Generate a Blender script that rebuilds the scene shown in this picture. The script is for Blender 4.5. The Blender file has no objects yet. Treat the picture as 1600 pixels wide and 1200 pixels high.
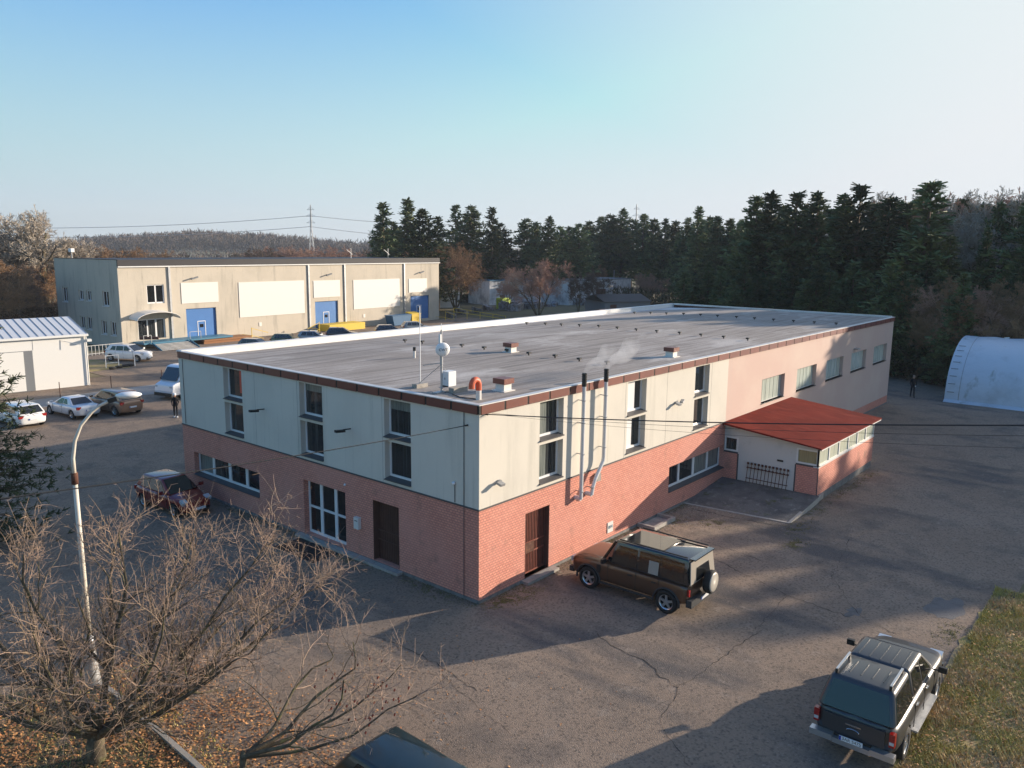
import bpy, bmesh, math, random
from mathutils import Vector, Matrix, noise
R = math.radians
rnd = random.Random(7)
scene = bpy.context.scene
COL = scene.collection

# ------------------------------------------------------------ camera
YAW, PITCH, ROLL = 0.69717785, 0.17001620, 0.01027738
CAM = Vector((-18.400, -16.761, 11.622)); FPX = 1240.5
Fv = Vector((math.cos(YAW)*math.cos(PITCH), math.sin(YAW)*math.cos(PITCH), -math.sin(PITCH)))
Rv = Vector((math.sin(YAW), -math.cos(YAW), 0)); Uv = Rv.cross(Fv)
R2 = Rv*math.cos(ROLL)+Uv*math.sin(ROLL); U2 = -Rv*math.sin(ROLL)+Uv*math.cos(ROLL)
cd = bpy.data.cameras.new('camera'); co = bpy.data.objects.new('camera', cd); COL.objects.link(co)
cd.sensor_width = 36; cd.lens = FPX/1600*36; cd.clip_end = 20000; cd.clip_start = .1
m = Matrix((R2, U2, -Fv)).transposed().to_4x4(); m.translation = CAM; co.matrix_world = m
scene.camera = co
def ray(u, v): return (Fv*FPX+R2*(u-800)-U2*(v-600)).normalized()
def gp(u, v, z=-.1):
    d = ray(u, v); t = (z-CAM.z)/d.z; return CAM+d*t
def far(u, v, dist):                                   # point at horizontal distance dist on the ray of a pixel
    d = ray(u, v); return CAM+d*(dist/math.hypot(d.x, d.y))

# ------------------------------------------------------------ world, sun, exposure
SUN_AZ, SUN_EL = -27.7, 13.0
w = bpy.data.worlds.new('World'); scene.world = w; w.use_nodes = True
nt = w.node_tree; bg = nt.nodes['Background']
sky = nt.nodes.new('ShaderNodeTexSky'); sky.sky_type = 'NISHITA'; sky.sun_disc = False
sky.sun_elevation = R(SUN_EL); sky.sun_rotation = R(90-SUN_AZ); sky.air_density = 1.0; sky.dust_density = 1.2; sky.ozone_density = 1.6; sky.altitude = 200
# pale winter haze low in the sky: Nishita with its glare held back, cooler and paler towards the horizon
def wn(t): return nt.nodes.new(t)
gen = wn('ShaderNodeTexCoord'); sp = wn('ShaderNodeSeparateXYZ'); nt.links.new(gen.outputs['Generated'], sp.inputs[0])
cl = wn('ShaderNodeMix'); cl.data_type = 'RGBA'; cl.blend_type = 'DARKEN'; cl.inputs[0].default_value = 1
gain = wn('ShaderNodeMix'); gain.data_type = 'RGBA'; gain.blend_type = 'MULTIPLY'; gain.inputs[0].default_value = 1; nt.links.new(sky.outputs[0], gain.inputs[6]); gain.inputs[7].default_value = (.96, 1.68, 2.5, 1)
nt.links.new(gain.outputs[2], cl.inputs[6]); cl.inputs[7].default_value = (5.6, 6.0, 6.4, 1)
dt = wn('ShaderNodeVectorMath'); dt.operation = 'DOT_PRODUCT'; nt.links.new(gen.outputs['Generated'], dt.inputs[0]); dt.inputs[1].default_value = (math.cos(R(SUN_AZ)), math.sin(R(SUN_AZ)), .1)
sr = wn('ShaderNodeMapRange'); nt.links.new(dt.outputs['Value'], sr.inputs[0]); sr.inputs[1].default_value = -.5; sr.inputs[2].default_value = 1
hz = wn('ShaderNodeMix'); hz.data_type = 'RGBA'; nt.links.new(sr.outputs[0], hz.inputs[0]); hz.inputs[6].default_value = (3.3, 3.95, 4.5, 1); hz.inputs[7].default_value = (6.9, 7.1, 7.2, 1)
fr_ = wn('ShaderNodeMapRange'); fr_.interpolation_type = 'SMOOTHSTEP'; nt.links.new(sp.outputs[2], fr_.inputs[0]); fr_.inputs[1].default_value = -.08; fr_.inputs[2].default_value = .36; fr_.inputs[3].default_value = 1; fr_.inputs[4].default_value = 0
mxs = wn('ShaderNodeMix'); mxs.data_type = 'RGBA'; s2_ = wn('ShaderNodeMapRange'); s2_.interpolation_type = 'SMOOTHSTEP'; nt.links.new(dt.outputs['Value'], s2_.inputs[0]); s2_.inputs[1].default_value = .1; s2_.inputs[2].default_value = .95; s2_.inputs[4].default_value = .95
mx_ = wn('ShaderNodeMath'); mx_.operation = 'MAXIMUM'; nt.links.new(fr_.outputs[0], mx_.inputs[0]); nt.links.new(s2_.outputs[0], mx_.inputs[1]); nt.links.new(mx_.outputs[0], mxs.inputs[0]); nt.links.new(cl.outputs[2], mxs.inputs[6]); nt.links.new(hz.outputs[2], mxs.inputs[7])
nt.links.new(mxs.outputs[2], bg.inputs[0]); bg.inputs[1].default_value = 0.07
sd = bpy.data.lights.new('sun', 'SUN'); so = bpy.data.objects.new('sun', sd); COL.objects.link(so)
sd.energy = 5; sd.angle = R(.53); sd.color = (1, .85, .68)
sv = Vector((math.cos(R(SUN_AZ))*math.cos(R(SUN_EL)), math.sin(R(SUN_AZ))*math.cos(R(SUN_EL)), math.sin(R(SUN_EL))))
so.rotation_euler = sv.to_track_quat('Z', 'Y').to_euler(); so.location = (40, -40, 60)
scene.view_settings.view_transform = 'Standard'; scene.view_settings.look = 'None'
scene.view_settings.exposure = 0.93; scene.view_settings.gamma = 1
scene.cycles.max_bounces = 5; scene.cycles.diffuse_bounces = 3; scene.cycles.glossy_bounces = 3
scene.cycles.transparent_max_bounces = 8; scene.cycles.use_denoising = True
scene.cycles.volume_bounces = 0

# ------------------------------------------------------------ materials
def mat(name, col, rough=.7, metal=0, spec=.4, layers=(), bump=None, coat=0, objrand=0, emit=None):
    """layers: (scale, colour, low, high[, stretch]) noise patches blended over the base colour"""
    col = tuple(c*.88 for c in col); layers = [(L[0], tuple(c*.88 for c in L[1]), *L[2:]) for L in layers]
    m = bpy.data.materials.new(name); m.use_nodes = True; t = m.node_tree; N = t.nodes; Lk = t.links
    b = N['Principled BSDF']; b.inputs['Roughness'].default_value = rough; b.inputs['Metallic'].default_value = metal
    b.inputs['Specular IOR Level'].default_value = spec; b.inputs['Coat Weight'].default_value = coat
    b.inputs['Coat Roughness'].default_value = .03
    b.inputs['Base Color'].default_value = (*col, 1)
    tc = N.new('ShaderNodeTexCoord'); cur = None
    for L in layers:
        sc, c2, lo, hi = L[:4]
        n = N.new('ShaderNodeTexNoise'); n.inputs['Scale'].default_value = sc; n.inputs['Detail'].default_value = 5; n.inputs['Roughness'].default_value = .62
        if len(L) > 4:
            mp = N.new('ShaderNodeMapping'); mp.inputs['Scale'].default_value = L[4]
            Lk.new(tc.outputs['Object'], mp.inputs[0]); Lk.new(mp.outputs[0], n.inputs['Vector'])
        else: Lk.new(tc.outputs['Object'], n.inputs['Vector'])
        mr = N.new('ShaderNodeMapRange'); mr.inputs[1].default_value = lo; mr.inputs[2].default_value = hi; Lk.new(n.outputs[0], mr.inputs[0])
        mx = N.new('ShaderNodeMix'); mx.data_type = 'RGBA'; Lk.new(mr.outputs[0], mx.inputs[0])
        if cur: Lk.new(cur, mx.inputs[6])
        else: mx.inputs[6].default_value = (*col, 1)
        mx.inputs[7].default_value = (*c2, 1); cur = mx.outputs[2]
    if objrand:
        oi = N.new('ShaderNodeObjectInfo'); hs = N.new('ShaderNodeHueSaturation')
        mr = N.new('ShaderNodeMapRange'); mr.inputs[3].default_value = 1-objrand; mr.inputs[4].default_value = 1+objrand
        Lk.new(oi.outputs['Random'], mr.inputs[0]); Lk.new(mr.outputs[0], hs.inputs['Value'])
        if cur: Lk.new(cur, hs.inputs['Color'])
        else: hs.inputs['Color'].default_value = (*col, 1)
        cur = hs.outputs[0]
    if cur: Lk.new(cur, b.inputs['Base Color'])
    if bump:
        n = N.new('ShaderNodeTexNoise'); n.inputs['Scale'].default_value = bump[0]; n.inputs['Detail'].default_value = 4
        Lk.new(tc.outputs['Object'], n.inputs['Vector'])
        bp = N.new('ShaderNodeBump'); bp.inputs['Strength'].default_value = bump[1]; bp.inputs['Distance'].default_value = bump[2] if len(bump) > 2 else .02
        Lk.new(n.outputs[0], bp.inputs['Height']); Lk.new(bp.outputs[0], b.inputs['Normal'])
    m['cur'] = 1
    return m
M = {}
M['asphalt'] = mat('asphalt', (.285, .212, .156), .92, spec=.12, layers=[(.12, (.335, .258, .195), .45, .68), (.5, (.155, .13, .11), .5, .72), (.22, (.135, .12, .11), .55, .64, (1, .35, 1)),
    (2.2, (.33, .265, .21), .58, .75), (15, (.10, .083, .07), .5, .68), (30, (.48, .39, .31), .57, .70)], bump=(30, .6, .03))
M['old_asphalt'] = mat('old_asphalt', (.18, .165, .15), .9, layers=[(.9, (.10, .095, .09), .45, .65), (3, (.28, .26, .23), .55, .7), (30, (.08, .07, .065), .5, .7), (1.3, (.10, .10, .03), .6, .7)], bump=(20, .8, .03))
M['patch'] = mat('patch', (.15, .14, .135), .85, layers=[(30, (.28, .25, .22), .5, .8), (2, (.10, .095, .09), .5, .7)], bump=(50, .4))
M['crack'] = mat('crack', (.035, .028, .023), .95, layers=[(2.5, (.16, .12, .085), .5, .65)])
M['concrete'] = mat('concrete', (.40, .37, .33), .85, layers=[(1.2, (.28, .26, .23), .45, .7), (12, (.2, .19, .17), .55, .75)], bump=(30, .3))
M['pavement'] = mat('pavement', (.36, .33, .30), .85, layers=[(.4, (.27, .25, .22), .45, .7), (14, (.2, .19, .17), .55, .75)])
M['render'] = mat('cream_render', (.70, .655, .57), .9, spec=.1, layers=[(.35, (.64, .60, .525), .45, .7), (1.2, (.55, .52, .45), .56, .78, (1, 1, .10)), (4, (.50, .47, .40), .6, .78, (1.5, 1.5, .05)), (9, (.72, .68, .58), .55, .8)], bump=(60, .15))
M['pink'] = mat('pink_render', (.62, .46, .395), .9, spec=.2, layers=[(.3, (.66, .52, .44), .45, .7), (1, (.58, .46, .41), .6, .8, (1, 1, .15))], bump=(60, .15))
def brickmat():
    m = bpy.data.materials.new('pink_brick'); m.use_nodes = True; t = m.node_tree; N = t.nodes; L = t.links; b = N['Principled BSDF']
    b.inputs['Roughness'].default_value = .85; b.inputs['Specular IOR Level'].default_value = .2
    tc = N.new('ShaderNodeTexCoord'); s = N.new('ShaderNodeSeparateXYZ'); L.new(tc.outputs['Object'], s.inputs[0])
    a = N.new('ShaderNodeMath'); L.new(s.outputs[0], a.inputs[0]); L.new(s.outputs[1], a.inputs[1])
    c = N.new('ShaderNodeCombineXYZ'); L.new(a.outputs[0], c.inputs[0]); L.new(s.outputs[2], c.inputs[1])
    k = N.new('ShaderNodeTexBrick'); L.new(c.outputs[0], k.inputs['Vector']); k.inputs['Scale'].default_value = 1
    k.inputs['Brick Width'].default_value = .15; k.inputs['Row Height'].default_value = .09; k.inputs['Mortar Size'].default_value = .011; k.inputs['Mortar Smooth'].default_value = .3
    k.inputs['Color1'].default_value = (.68, .30, .22, 1); k.inputs['Color2'].default_value = (.58, .24, .18, 1); k.inputs['Mortar'].default_value = (.34, .16, .125, 1)
    n = N.new('ShaderNodeTexNoise'); n.inputs['Scale'].default_value = .45; n.inputs['Detail'].default_value = 5; L.new(tc.outputs['Object'], n.inputs['Vector'])
    mr = N.new('ShaderNodeMapRange'); mr.inputs[1].default_value = .45; mr.inputs[2].default_value = .75; mr.inputs[4].default_value = .55; L.new(n.outputs[0], mr.inputs[0])
    mx = N.new('ShaderNodeMix'); mx.data_type = 'RGBA'; L.new(mr.outputs[0], mx.inputs[0]); L.new(k.outputs[0], mx.inputs[6]); mx.inputs[7].default_value = (.60, .29, .23, 1)
    # grime spots low on the wall
    n2 = N.new('ShaderNodeTexNoise'); n2.inputs['Scale'].default_value = 1.6; n2.inputs['Detail'].default_value = 6; L.new(tc.outputs['Object'], n2.inputs['Vector'])
    r2 = N.new('ShaderNodeMapRange'); r2.inputs[1].default_value = .6; r2.inputs[2].default_value = .78; r2.inputs[4].default_value = .6; L.new(n2.outputs[0], r2.inputs[0])
    m2 = N.new('ShaderNodeMix'); m2.data_type = 'RGBA'; L.new(r2.outputs[0], m2.inputs[0]); L.new(mx.outputs[2], m2.inputs[6]); m2.inputs[7].default_value = (.20, .13, .10, 1)
    L.new(m2.outputs[2], b.inputs['Base Color'])
    bp = N.new('ShaderNodeBump'); bp.inputs['Strength'].default_value = .5; bp.inputs['Distance'].default_value = .01; L.new(k.outputs['Fac'], bp.inputs['Height']); bp.invert = True
    L.new(bp.outputs[0], b.inputs['Normal'])
    return m
M['brick'] = brickmat()
M['plinth'] = mat('plinth', (.22, .21, .20), .9, layers=[(3, (.12, .12, .11), .45, .7)])
M['fascia'] = mat('brown_fascia', (.20, .062, .042), .42, spec=.5, layers=[(.8, (.16, .05, .036), .4, .7), (8, (.26, .09, .065), .6, .8)], objrand=.12)
M['flash'] = mat('flashing', (.72, .70, .68), .45, metal=.3, layers=[(2, (.5, .49, .48), .5, .8)])
def roofmat():
    m = mat('roof_felt', (.37, .325, .285), .85, spec=.2, layers=[(.22, (.46, .41, .37), .45, .62), (1.2, (.20, .17, .15), .45, .68, (.12, 3, 1)), (3, (.52, .46, .41), .55, .75, (.1, 4, 1)), (.15, (.56, .51, .46), .56, .66, (1, 2.2, 1)), (14, (.2, .18, .16), .55, .75)], bump=(8, .35, .03))
    return m
M['roof'] = roofmat()
M['roof_light'] = mat('roof_silver', (.60, .60, .60), .6, layers=[(.6, (.48, .48, .48), .45, .7)])
M['upvc'] = mat('white_upvc', (.80, .80, .80), .35)
M['white'] = mat('white_paint', (.78, .77, .74), .5, layers=[(2, (.7, .68, .63), .5, .8)])
M['glass'] = mat('window_glass', (.018, .022, .025), .04, spec=.8, layers=[(1.2, (.09, .095, .09), .5, .72, (8, 8, .25))])
M['glass_dark'] = mat('dark_glass', (.012, .013, .014), .03, spec=.8)
M['curtain'] = mat('red_curtain', (.75, .10, .05), .5, layers=[(14, (.4, .05, .03), .5, .7, (1, 1, .05))], spec=.6)
M['blind'] = mat('glazed_blind', (.22, .24, .22), .12, spec=.7, layers=[(6, (.10, .115, .105), .45, .7, (3, 3, .15))])
M['frost'] = mat('channel_glass', (.55, .60, .52), .25, spec=.6, layers=[(2.5, (.32, .38, .33), .45, .7, (3, 3, .12)), (7, (.68, .70, .60), .55, .75, (3, 3, .05))])
M['annexglass'] = mat('annex_glass', (.60, .62, .50), .22, spec=.6, layers=[(2, (.42, .46, .38), .45, .7, (2, 2, .2)), (7, (.70, .70, .58), .55, .75, (3, 3, .05))])
M['sill'] = mat('grey_sill', (.09, .085, .085), .6)
M['brown_door'] = mat('brown_door', (.13, .062, .045), .5, layers=[(3, (.10, .05, .04), .4, .7)])
M['grillered'] = mat('red_grille', (.28, .085, .055), .6, layers=[(5, (.18, .06, .04), .45, .7)])
M['black'] = mat('black_plastic', (.02, .02, .02), .5)
M['redroof'] = mat('red_roof_paint', (.19, .028, .019), .85, spec=.05, layers=[(.5, (.14, .022, .016), .4, .65), (3, (.25, .045, .03), .5, .75, (1, .2, 1))], bump=(1.2, .6, .05))
M['stainwhite'] = mat('stained_white_render', (.62, .61, .58), .85, layers=[(.8, (.50, .50, .47), .5, .7), (3, (.35, .28, .2), .66, .78)])
M['rust'] = mat('rust', (.10, .04, .025), .9, layers=[(6, (.2, .09, .05), .5, .7)])
M['steel'] = mat('steel', (.55, .56, .58), .35, metal=.8)
M['galv'] = mat('galvanised', (.45, .46, .47), .5, metal=.6, layers=[(4, (.3, .31, .33), .5, .7)])
M['flue'] = mat('flue_steel', (.70, .69, .68), .4, metal=.1)
M['dish'] = mat('dish_white', (.85, .85, .84), .35)
M['ductred'] = mat('red_duct', (.62, .12, .05), .5)
M['tyre'] = mat('tyre', (.02, .02, .02), .85)
M['rim'] = mat('alloy', (.62, .62, .63), .28, metal=.8)
M['chrome'] = mat('chrome', (.75, .75, .75), .15, metal=1)
M['tail'] = mat('tail_lamp', (.32, .012, .01), .15, spec=.8)
M['head'] = mat('head_lamp', (.65, .68, .7), .1, spec=.8, metal=.3)
M['plate'] = mat('number_plate', (.75, .76, .78), .4)
M['plateblue'] = mat('plate_blue', (.02, .05, .35), .4)
def paint(n, c, **k): return mat(n, c, k.get('rough', .32), metal=k.get('metal', .35), coat=k.get('coat', .8), spec=.5)
M['cladding'] = mat('cladding', (.035, .036, .038), .6)
M['bark'] = mat('bark', (.085, .066, .042), .95, layers=[(5, (.17, .145, .09), .45, .7), (2, (.16, .16, .06), .55, .7)], bump=(18, .7, .02))
M['twig'] = mat('twig', (.36, .25, .185), .85, layers=[(1.5, (.26, .19, .12), .45, .65)])
M['rosetwig'] = mat('far_twig', (.30, .20, .14), .9, layers=[(1.5, (.22, .15, .10), .4, .7)], objrand=.2)
M['needles'] = mat('pine_needles', (.095, .135, .055), .7, spec=.25, layers=[(.6, (.19, .20, .075), .45, .60), (.25, (.05, .08, .04), .45, .65)], objrand=.5)
M['yneedles'] = mat('yellow_green_needles', (.10, .105, .04), .7, spec=.25, layers=[(.5, (.15, .145, .05), .45, .62)])
M['trunk'] = mat('pine_trunk', (.14, .09, .06), .95, layers=[(2, (.08, .06, .045), .4, .7)])
M['grass'] = mat('grass_blade', (.46, .38, .10), .8, layers=[(.8, (.58, .42, .21), .42, .6), (3, (.34, .32, .08), .5, .7)])
M['turf'] = mat('turf', (.32, .26, .085), .95, layers=[(.8, (.44, .31, .17), .42, .6), (2.5, (.22, .20, .06), .5, .65), (12, (.34, .22, .13), .5, .7)], bump=(14, .6, .03))
M['moss'] = mat('moss', (.16, .15, .04), .95, layers=[(1.2, (.24, .19, .06), .45, .65), (5, (.07, .065, .035), .5, .7)], bump=(25, .8, .03))
M['leaf'] = mat('fallen_leaf', (.42, .18, .065), .75, layers=[(1.7, (.50, .27, .11), .4, .6), (6, (.25, .10, .05), .5, .65)])
M['soil'] = mat('soil', (.15, .115, .07), .95, layers=[(3, (.12, .12, .05), .45, .6), (10, (.24, .15, .08), .5, .7)], bump=(14, .9, .05))
M['field'] = mat('field', (.19, .155, .085), .95, layers=[(.01, (.15, .14, .07), .45, .6), (.03, (.23, .17, .10), .5, .7), (.3, (.12, .10, .06), .5, .7)])
M['farwood'] = mat('far_wood', (.095, .062, .045), .95, layers=[(.02, (.085, .07, .06), .4, .6), (.06, (.15, .105, .07), .5, .65)])
M['ware'] = mat('warehouse_render', (.57, .51, .42), .9, spec=.2, layers=[(.25, (.51, .46, .38), .45, .65), (.9, (.34, .31, .26), .56, .78, (1, 1, .12)), (3, (.24, .215, .18), .6, .76, (1, 1, .07))])
M['panel'] = mat('white_panel', (.74, .71, .66), .55)
M['bluedoor'] = mat('blue_door', (.045, .17, .44), .5, layers=[(1, (.06, .2, .5), .5, .7)])
M['darkroof'] = mat('dark_roof', (.035, .033, .036), .6, spec=.3)
M['shed'] = mat('white_shed_panel', (.84, .82, .77), .45)
M['shedroof'] = mat('pale_metal_roof', (.62, .635, .65), .5)
M['yellow'] = mat('yellow_paint', (.70, .48, .05), .6)
M['rawblue'] = mat('blue_steel', (.05, .18, .28), .5)
M['bin_blue'] = mat('bin_blue', (.015, .10, .22), .5)
M['deck'] = mat('rusty_deck', (.30, .14, .06), .8)
M['tarp'] = mat('white_tarpaulin', (.62, .66, .72), .45, spec=.4, layers=[(.5, (.50, .53, .57), .5, .7), (1.1, (.30, .31, .27), .62, .78, (1, 1, .4))], bump=(1.5, .35, .15))
M['cloth'] = mat('black_cloth', (.015, .015, .018), .9)
M['skin'] = mat('skin', (.5, .3, .22), .6)
M['oldwall'] = mat('old_whitewash', (.66, .66, .66), .9, layers=[(.5, (.32, .32, .33), .45, .65), (2, (.2, .2, .2), .6, .75, (1, 1, .3))])
M['brownroof'] = mat('brown_roof', (.12, .045, .03), .8, layers=[(1, (.08, .04, .03), .4, .7)])
M['greyroof'] = mat('grey_roof', (.20, .21, .22), .8)
M['junk'] = mat('scrap', (.28, .29, .31), .6, metal=.3, layers=[(2, (.12, .1, .09), .4, .6)], objrand=.4)

# ------------------------------------------------------------ mesh helpers
class MB:
    def __init__(s): s.v = []; s.f = []; s.m = []; s.mi = 0
    def add(s, vs, fs):
        o = len(s.v); s.v += [tuple(v) for v in vs]; s.f += [tuple(o+i for i in f) for f in fs]; s.m += [s.mi]*len(fs); return s
    def box(s, x0, x1, y0, y1, z0, z1):
        return s.add([(x0,y0,z0),(x1,y0,z0),(x1,y1,z0),(x0,y1,z0),(x0,y0,z1),(x1,y0,z1),(x1,y1,z1),(x0,y1,z1)],
                     [(0,3,2,1),(4,5,6,7),(0,1,5,4),(1,2,6,5),(2,3,7,6),(3,0,4,7)])
    def obox(s, c, ax, ay, az):
        c = Vector(c); ax = Vector(ax); ay = Vector(ay); az = Vector(az)
        return s.add([c-ax-ay-az, c+ax-ay-az, c+ax+ay-az, c-ax+ay-az, c-ax-ay+az, c+ax-ay+az, c+ax+ay+az, c-ax+ay+az],
                     [(0,3,2,1),(4,5,6,7),(0,1,5,4),(1,2,6,5),(2,3,7,6),(3,0,4,7)])
    def quad(s, *p): return s.add(p, [tuple(range(len(p)))])
    def bar(s, a, b, w, h=None):
        a = Vector(a); b = Vector(b); d = b-a; h = h or w
        up = Vector((0,0,1)) if abs(d.normalized().z) < .9 else Vector((1,0,0))
        x = d.cross(up).normalized()*w/2; y = x.cross(d).normalized()*h/2
        return s.obox((a+b)/2, d/2, x, y)
    def tube(s, pts, rs, n=6, cap=True):
        pts = [Vector(p) for p in pts]
        if not isinstance(rs, (list, tuple)): rs = [rs]*len(pts)
        vs = []; prev = None
        for i, p in enumerate(pts):
            d = (pts[min(i+1, len(pts)-1)]-pts[max(i-1, 0)])
            if d.length < 1e-9: d = Vector((0,0,1))
            d.normalize()
            if prev is None:
                a = Vector((0,0,1)) if abs(d.z) < .9 else Vector((1,0,0)); x = d.cross(a).normalized()
            else:
                x = prev-d*prev.dot(d); x = x.normalized() if x.length > 1e-6 else d.orthogonal().normalized()
            prev = x; y = d.cross(x)
            for k in range(n):
                an = 2*math.pi*k/n; vs.append(p+(x*math.cos(an)+y*math.sin(an))*rs[i])
        fs = [(i*n+k, i*n+(k+1)%n, (i+1)*n+(k+1)%n, (i+1)*n+k) for i in range(len(pts)-1) for k in range(n)]
        if cap: fs += [tuple(range(n))[::-1], tuple((len(pts)-1)*n+k for k in range(n))]
        return s.add(vs, fs)
    def lathe(s, prof, n=24, axis='z', c=(0,0,0), cap=True):
        vs = []; c = Vector(c)
        for (r, h) in prof:
            for k in range(n):
                a = 2*math.pi*k/n; x, y = r*math.cos(a), r*math.sin(a)
                vs.append(c+Vector({'z': (x,y,h), 'y': (x,h,y), 'x': (h,x,y)}[axis]))
        m_ = len(prof)
        return s.add(vs, [(i*n+k, i*n+(k+1)%n, (i+1)*n+(k+1)%n, (i+1)*n+k) for i in range(m_-1) for k in range(n)]+([tuple(range(n))[::-1], tuple((m_-1)*n+k for k in range(n))] if cap else []))
    def prism(s, poly, off):
        poly = [Vector(p) for p in poly]; off = Vector(off); n = len(poly)
        return s.add(poly+[p+off for p in poly], [tuple(range(n))[::-1], tuple(range(n, 2*n))]+[(i, (i+1)%n, n+(i+1)%n, n+i) for i in range(n)])
    def build(s, name, mats, parent=None, smooth=False, fix=True):
        me = bpy.data.meshes.new(name); me.from_pydata([tuple(v) for v in s.v], [], s.f)
        if not isinstance(mats, (list, tuple)): mats = [mats]
        for x in mats: me.materials.append(x)
        if len(mats) > 1: me.polygons.foreach_set('material_index', s.m)
        if fix:
            b = bmesh.new(); b.from_mesh(me); bmesh.ops.recalc_face_normals(b, faces=b.faces); b.to_mesh(me); b.free()
        if smooth: me.polygons.foreach_set('use_smooth', [True]*len(me.polygons))
        me.update(); o = bpy.data.objects.new(name, me); COL.objects.link(o)
        if parent: o.parent = parent
        return o
def tag(o, label=None, cat=None, group=None, kind=None):
    if label: o['label'] = label
    if cat: o['category'] = cat
    if group: o['group'] = group
    if kind: o['kind'] = kind
    return o
def empty(name, loc=(0,0,0), rz=0, label=None, cat=None, group=None):
    o = bpy.data.objects.new(name, None); COL.objects.link(o); o.location = loc; o.rotation_euler = (0,0,rz); o.empty_display_size = .2
    return tag(o, label, cat, group)
def copy_tree(o, parent=None):
    c = o.copy(); COL.objects.link(c)
    if parent: c.parent = parent
    for ch in [x for x in o.children]: copy_tree(ch, c)
    return c
def bake(o, *mods):
    """apply modifiers without operators"""
    for typ, props in mods:
        md = o.modifiers.new(typ, typ)
        for k, v in props.items(): setattr(md, k, v)
    bpy.context.view_layer.update()
    dg = bpy.context.evaluated_depsgraph_get(); me = bpy.data.meshes.new_from_object(o.evaluated_get(dg))
    o.modifiers.clear(); old = o.data; o.data = me; me.name = old.name; bpy.data.meshes.remove(old)
    return o
def text(body, size, matr, name, parent, loc, rot, ext=.004):
    c = bpy.data.curves.new(name, 'FONT'); c.body = body; c.size = size; c.align_x = 'CENTER'; c.align_y = 'CENTER'; c.extrude = ext
    t = bpy.data.objects.new(name, c); COL.objects.link(t); bpy.context.view_layer.update()
    me = bpy.data.meshes.new_from_object(t.evaluated_get(bpy.context.evaluated_depsgraph_get())); bpy.data.objects.remove(t)
    me.materials.clear(); me.materials.append(matr); o = bpy.data.objects.new(name, me); COL.objects.link(o); o.parent = parent
    o.location = loc; o.rotation_euler = rot; return o
def sheet(name, pts, z, m_, kind='structure', noise_edge=0, seed=0):
    """flat ground patch with an optional ragged outline"""
    P = []
    n = len(pts); r = random.Random(seed)
    for i in range(n):
        a = Vector((*pts[i], 0)); b = Vector((*pts[(i+1) % n], 0)); k = max(1, int((b-a).length/.4)) if noise_edge else 1
        for j in range(k):
            q = a.lerp(b, j/k)
            if noise_edge: q += Vector((noise.noise(q*1.3+Vector((seed,0,0))), noise.noise(q*1.3+Vector((0,seed,5))), 0))*noise_edge
            P.append((q.x, q.y, z))
    o = MB().add(P, [tuple(range(len(P)))]).build(name, m_, fix=False)
    if o.data.polygons[0].normal.z < 0: o.data.flip_normals()
    return tag(o, kind=kind)

# ------------------------------------------------------------ ground
def terrain():
    xs = [-9000, -3000, -800, -200, -60, 0, 60, 130, 200, 300, 420, 560, 720, 900, 1100, 1350, 1600, 2000, 2600, 3500, 5000, 9000]
    ys = [-9000, -3000, -800, -200, -60, 0, 60, 130, 200, 300, 420, 560, 720, 900, 1100, 1350, 1600, 2000, 2600, 3500, 5000, 9000]
    mb = MB(); n = len(xs)
    def h(x, y):
        d = math.hypot(x, y)
        return -.13 + max(0, d-250)*.004*(1 if d < 2600 else 2600/d)*(.7+.6*noise.noise(Vector((x*.0011, y*.0011, 3)))) if d > 250 else -.13
    mb.add([(x, y, h(x, y)) for y in ys for x in xs], [(j*n+i, j*n+i+1, (j+1)*n+i+1, (j+1)*n+i) for j in range(len(ys)-1) for i in range(n-1)])
    return tag(mb.build('terrain', M['field'], smooth=True), kind='structure')
terrain()
sheet('asphalt_yard', [(-40, -13.3), (14, -13.6), (30, -16), (62, -30), (75, -30), (75, 24), (60, 40), (80, 60), (80, 76), (22, 73.5), (12, 72), (12, 56), (-60, 70), (-70, 30), (-40, 5.3)], -.10, M['asphalt'])

# ------------------------------------------------------------ main building
LX, LY, HT, HF, HB = 47.38, 19.28, 6.66, 6.357, 3.16
B = empty('industrial_building', (0,0,-.1), label='long two storey flat roofed building, cream render above pink brick, with brown fascia', cat='building')
Zo = .1                                                # children are placed in world numbers through this offset
def bld(mb, name, mats, smooth=False, parent=None, label=None):
    o = mb.build(name, mats, parent or B, smooth)
    if parent is None: o.location = (0,0,Zo)
    return o
def wall(mb, axis, a0, a1, z0, z1, holes, depth):
    """front skin of a wall along X (axis 0, plane y=0) or along Y (axis 1, plane x=0) with reveals"""
    P = (lambda a, z, d: (a, d, z)) if axis == 0 else (lambda a, z, d: (d, a, z))
    hs = [h for h in holes if h[1] > a0 and h[0] < a1 and h[3] > z0 and h[2] < z1]
    xs = sorted({a0, a1, *[min(max(v, a0), a1) for h in hs for v in h[:2]]}); zs = sorted({z0, z1, *[min(max(v, z0), z1) for h in hs for v in h[2:4]]})
    for i in range(len(xs)-1):
        for j in range(len(zs)-1):
            cx, cz = (xs[i]+xs[i+1])/2, (zs[j]+zs[j+1])/2
            if any(h[0] < cx < h[1] and h[2] < cz < h[3] for h in hs): continue
            mb.quad(P(xs[i], zs[j], 0), P(xs[i+1], zs[j], 0), P(xs[i+1], zs[j+1], 0), P(xs[i], zs[j+1], 0))
    for h in hs:
        x0, x1, y0, y1 = h[:4]
        for (p, q) in (((x0,y0),(x1,y0)), ((x1,y0),(x1,y1)), ((x1,y1),(x0,y1)), ((x0,y1),(x0,y0))):
            mb.quad(P(*p, 0), P(*q, 0), P(*q, depth), P(*p, depth))
DEP = .32
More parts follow.
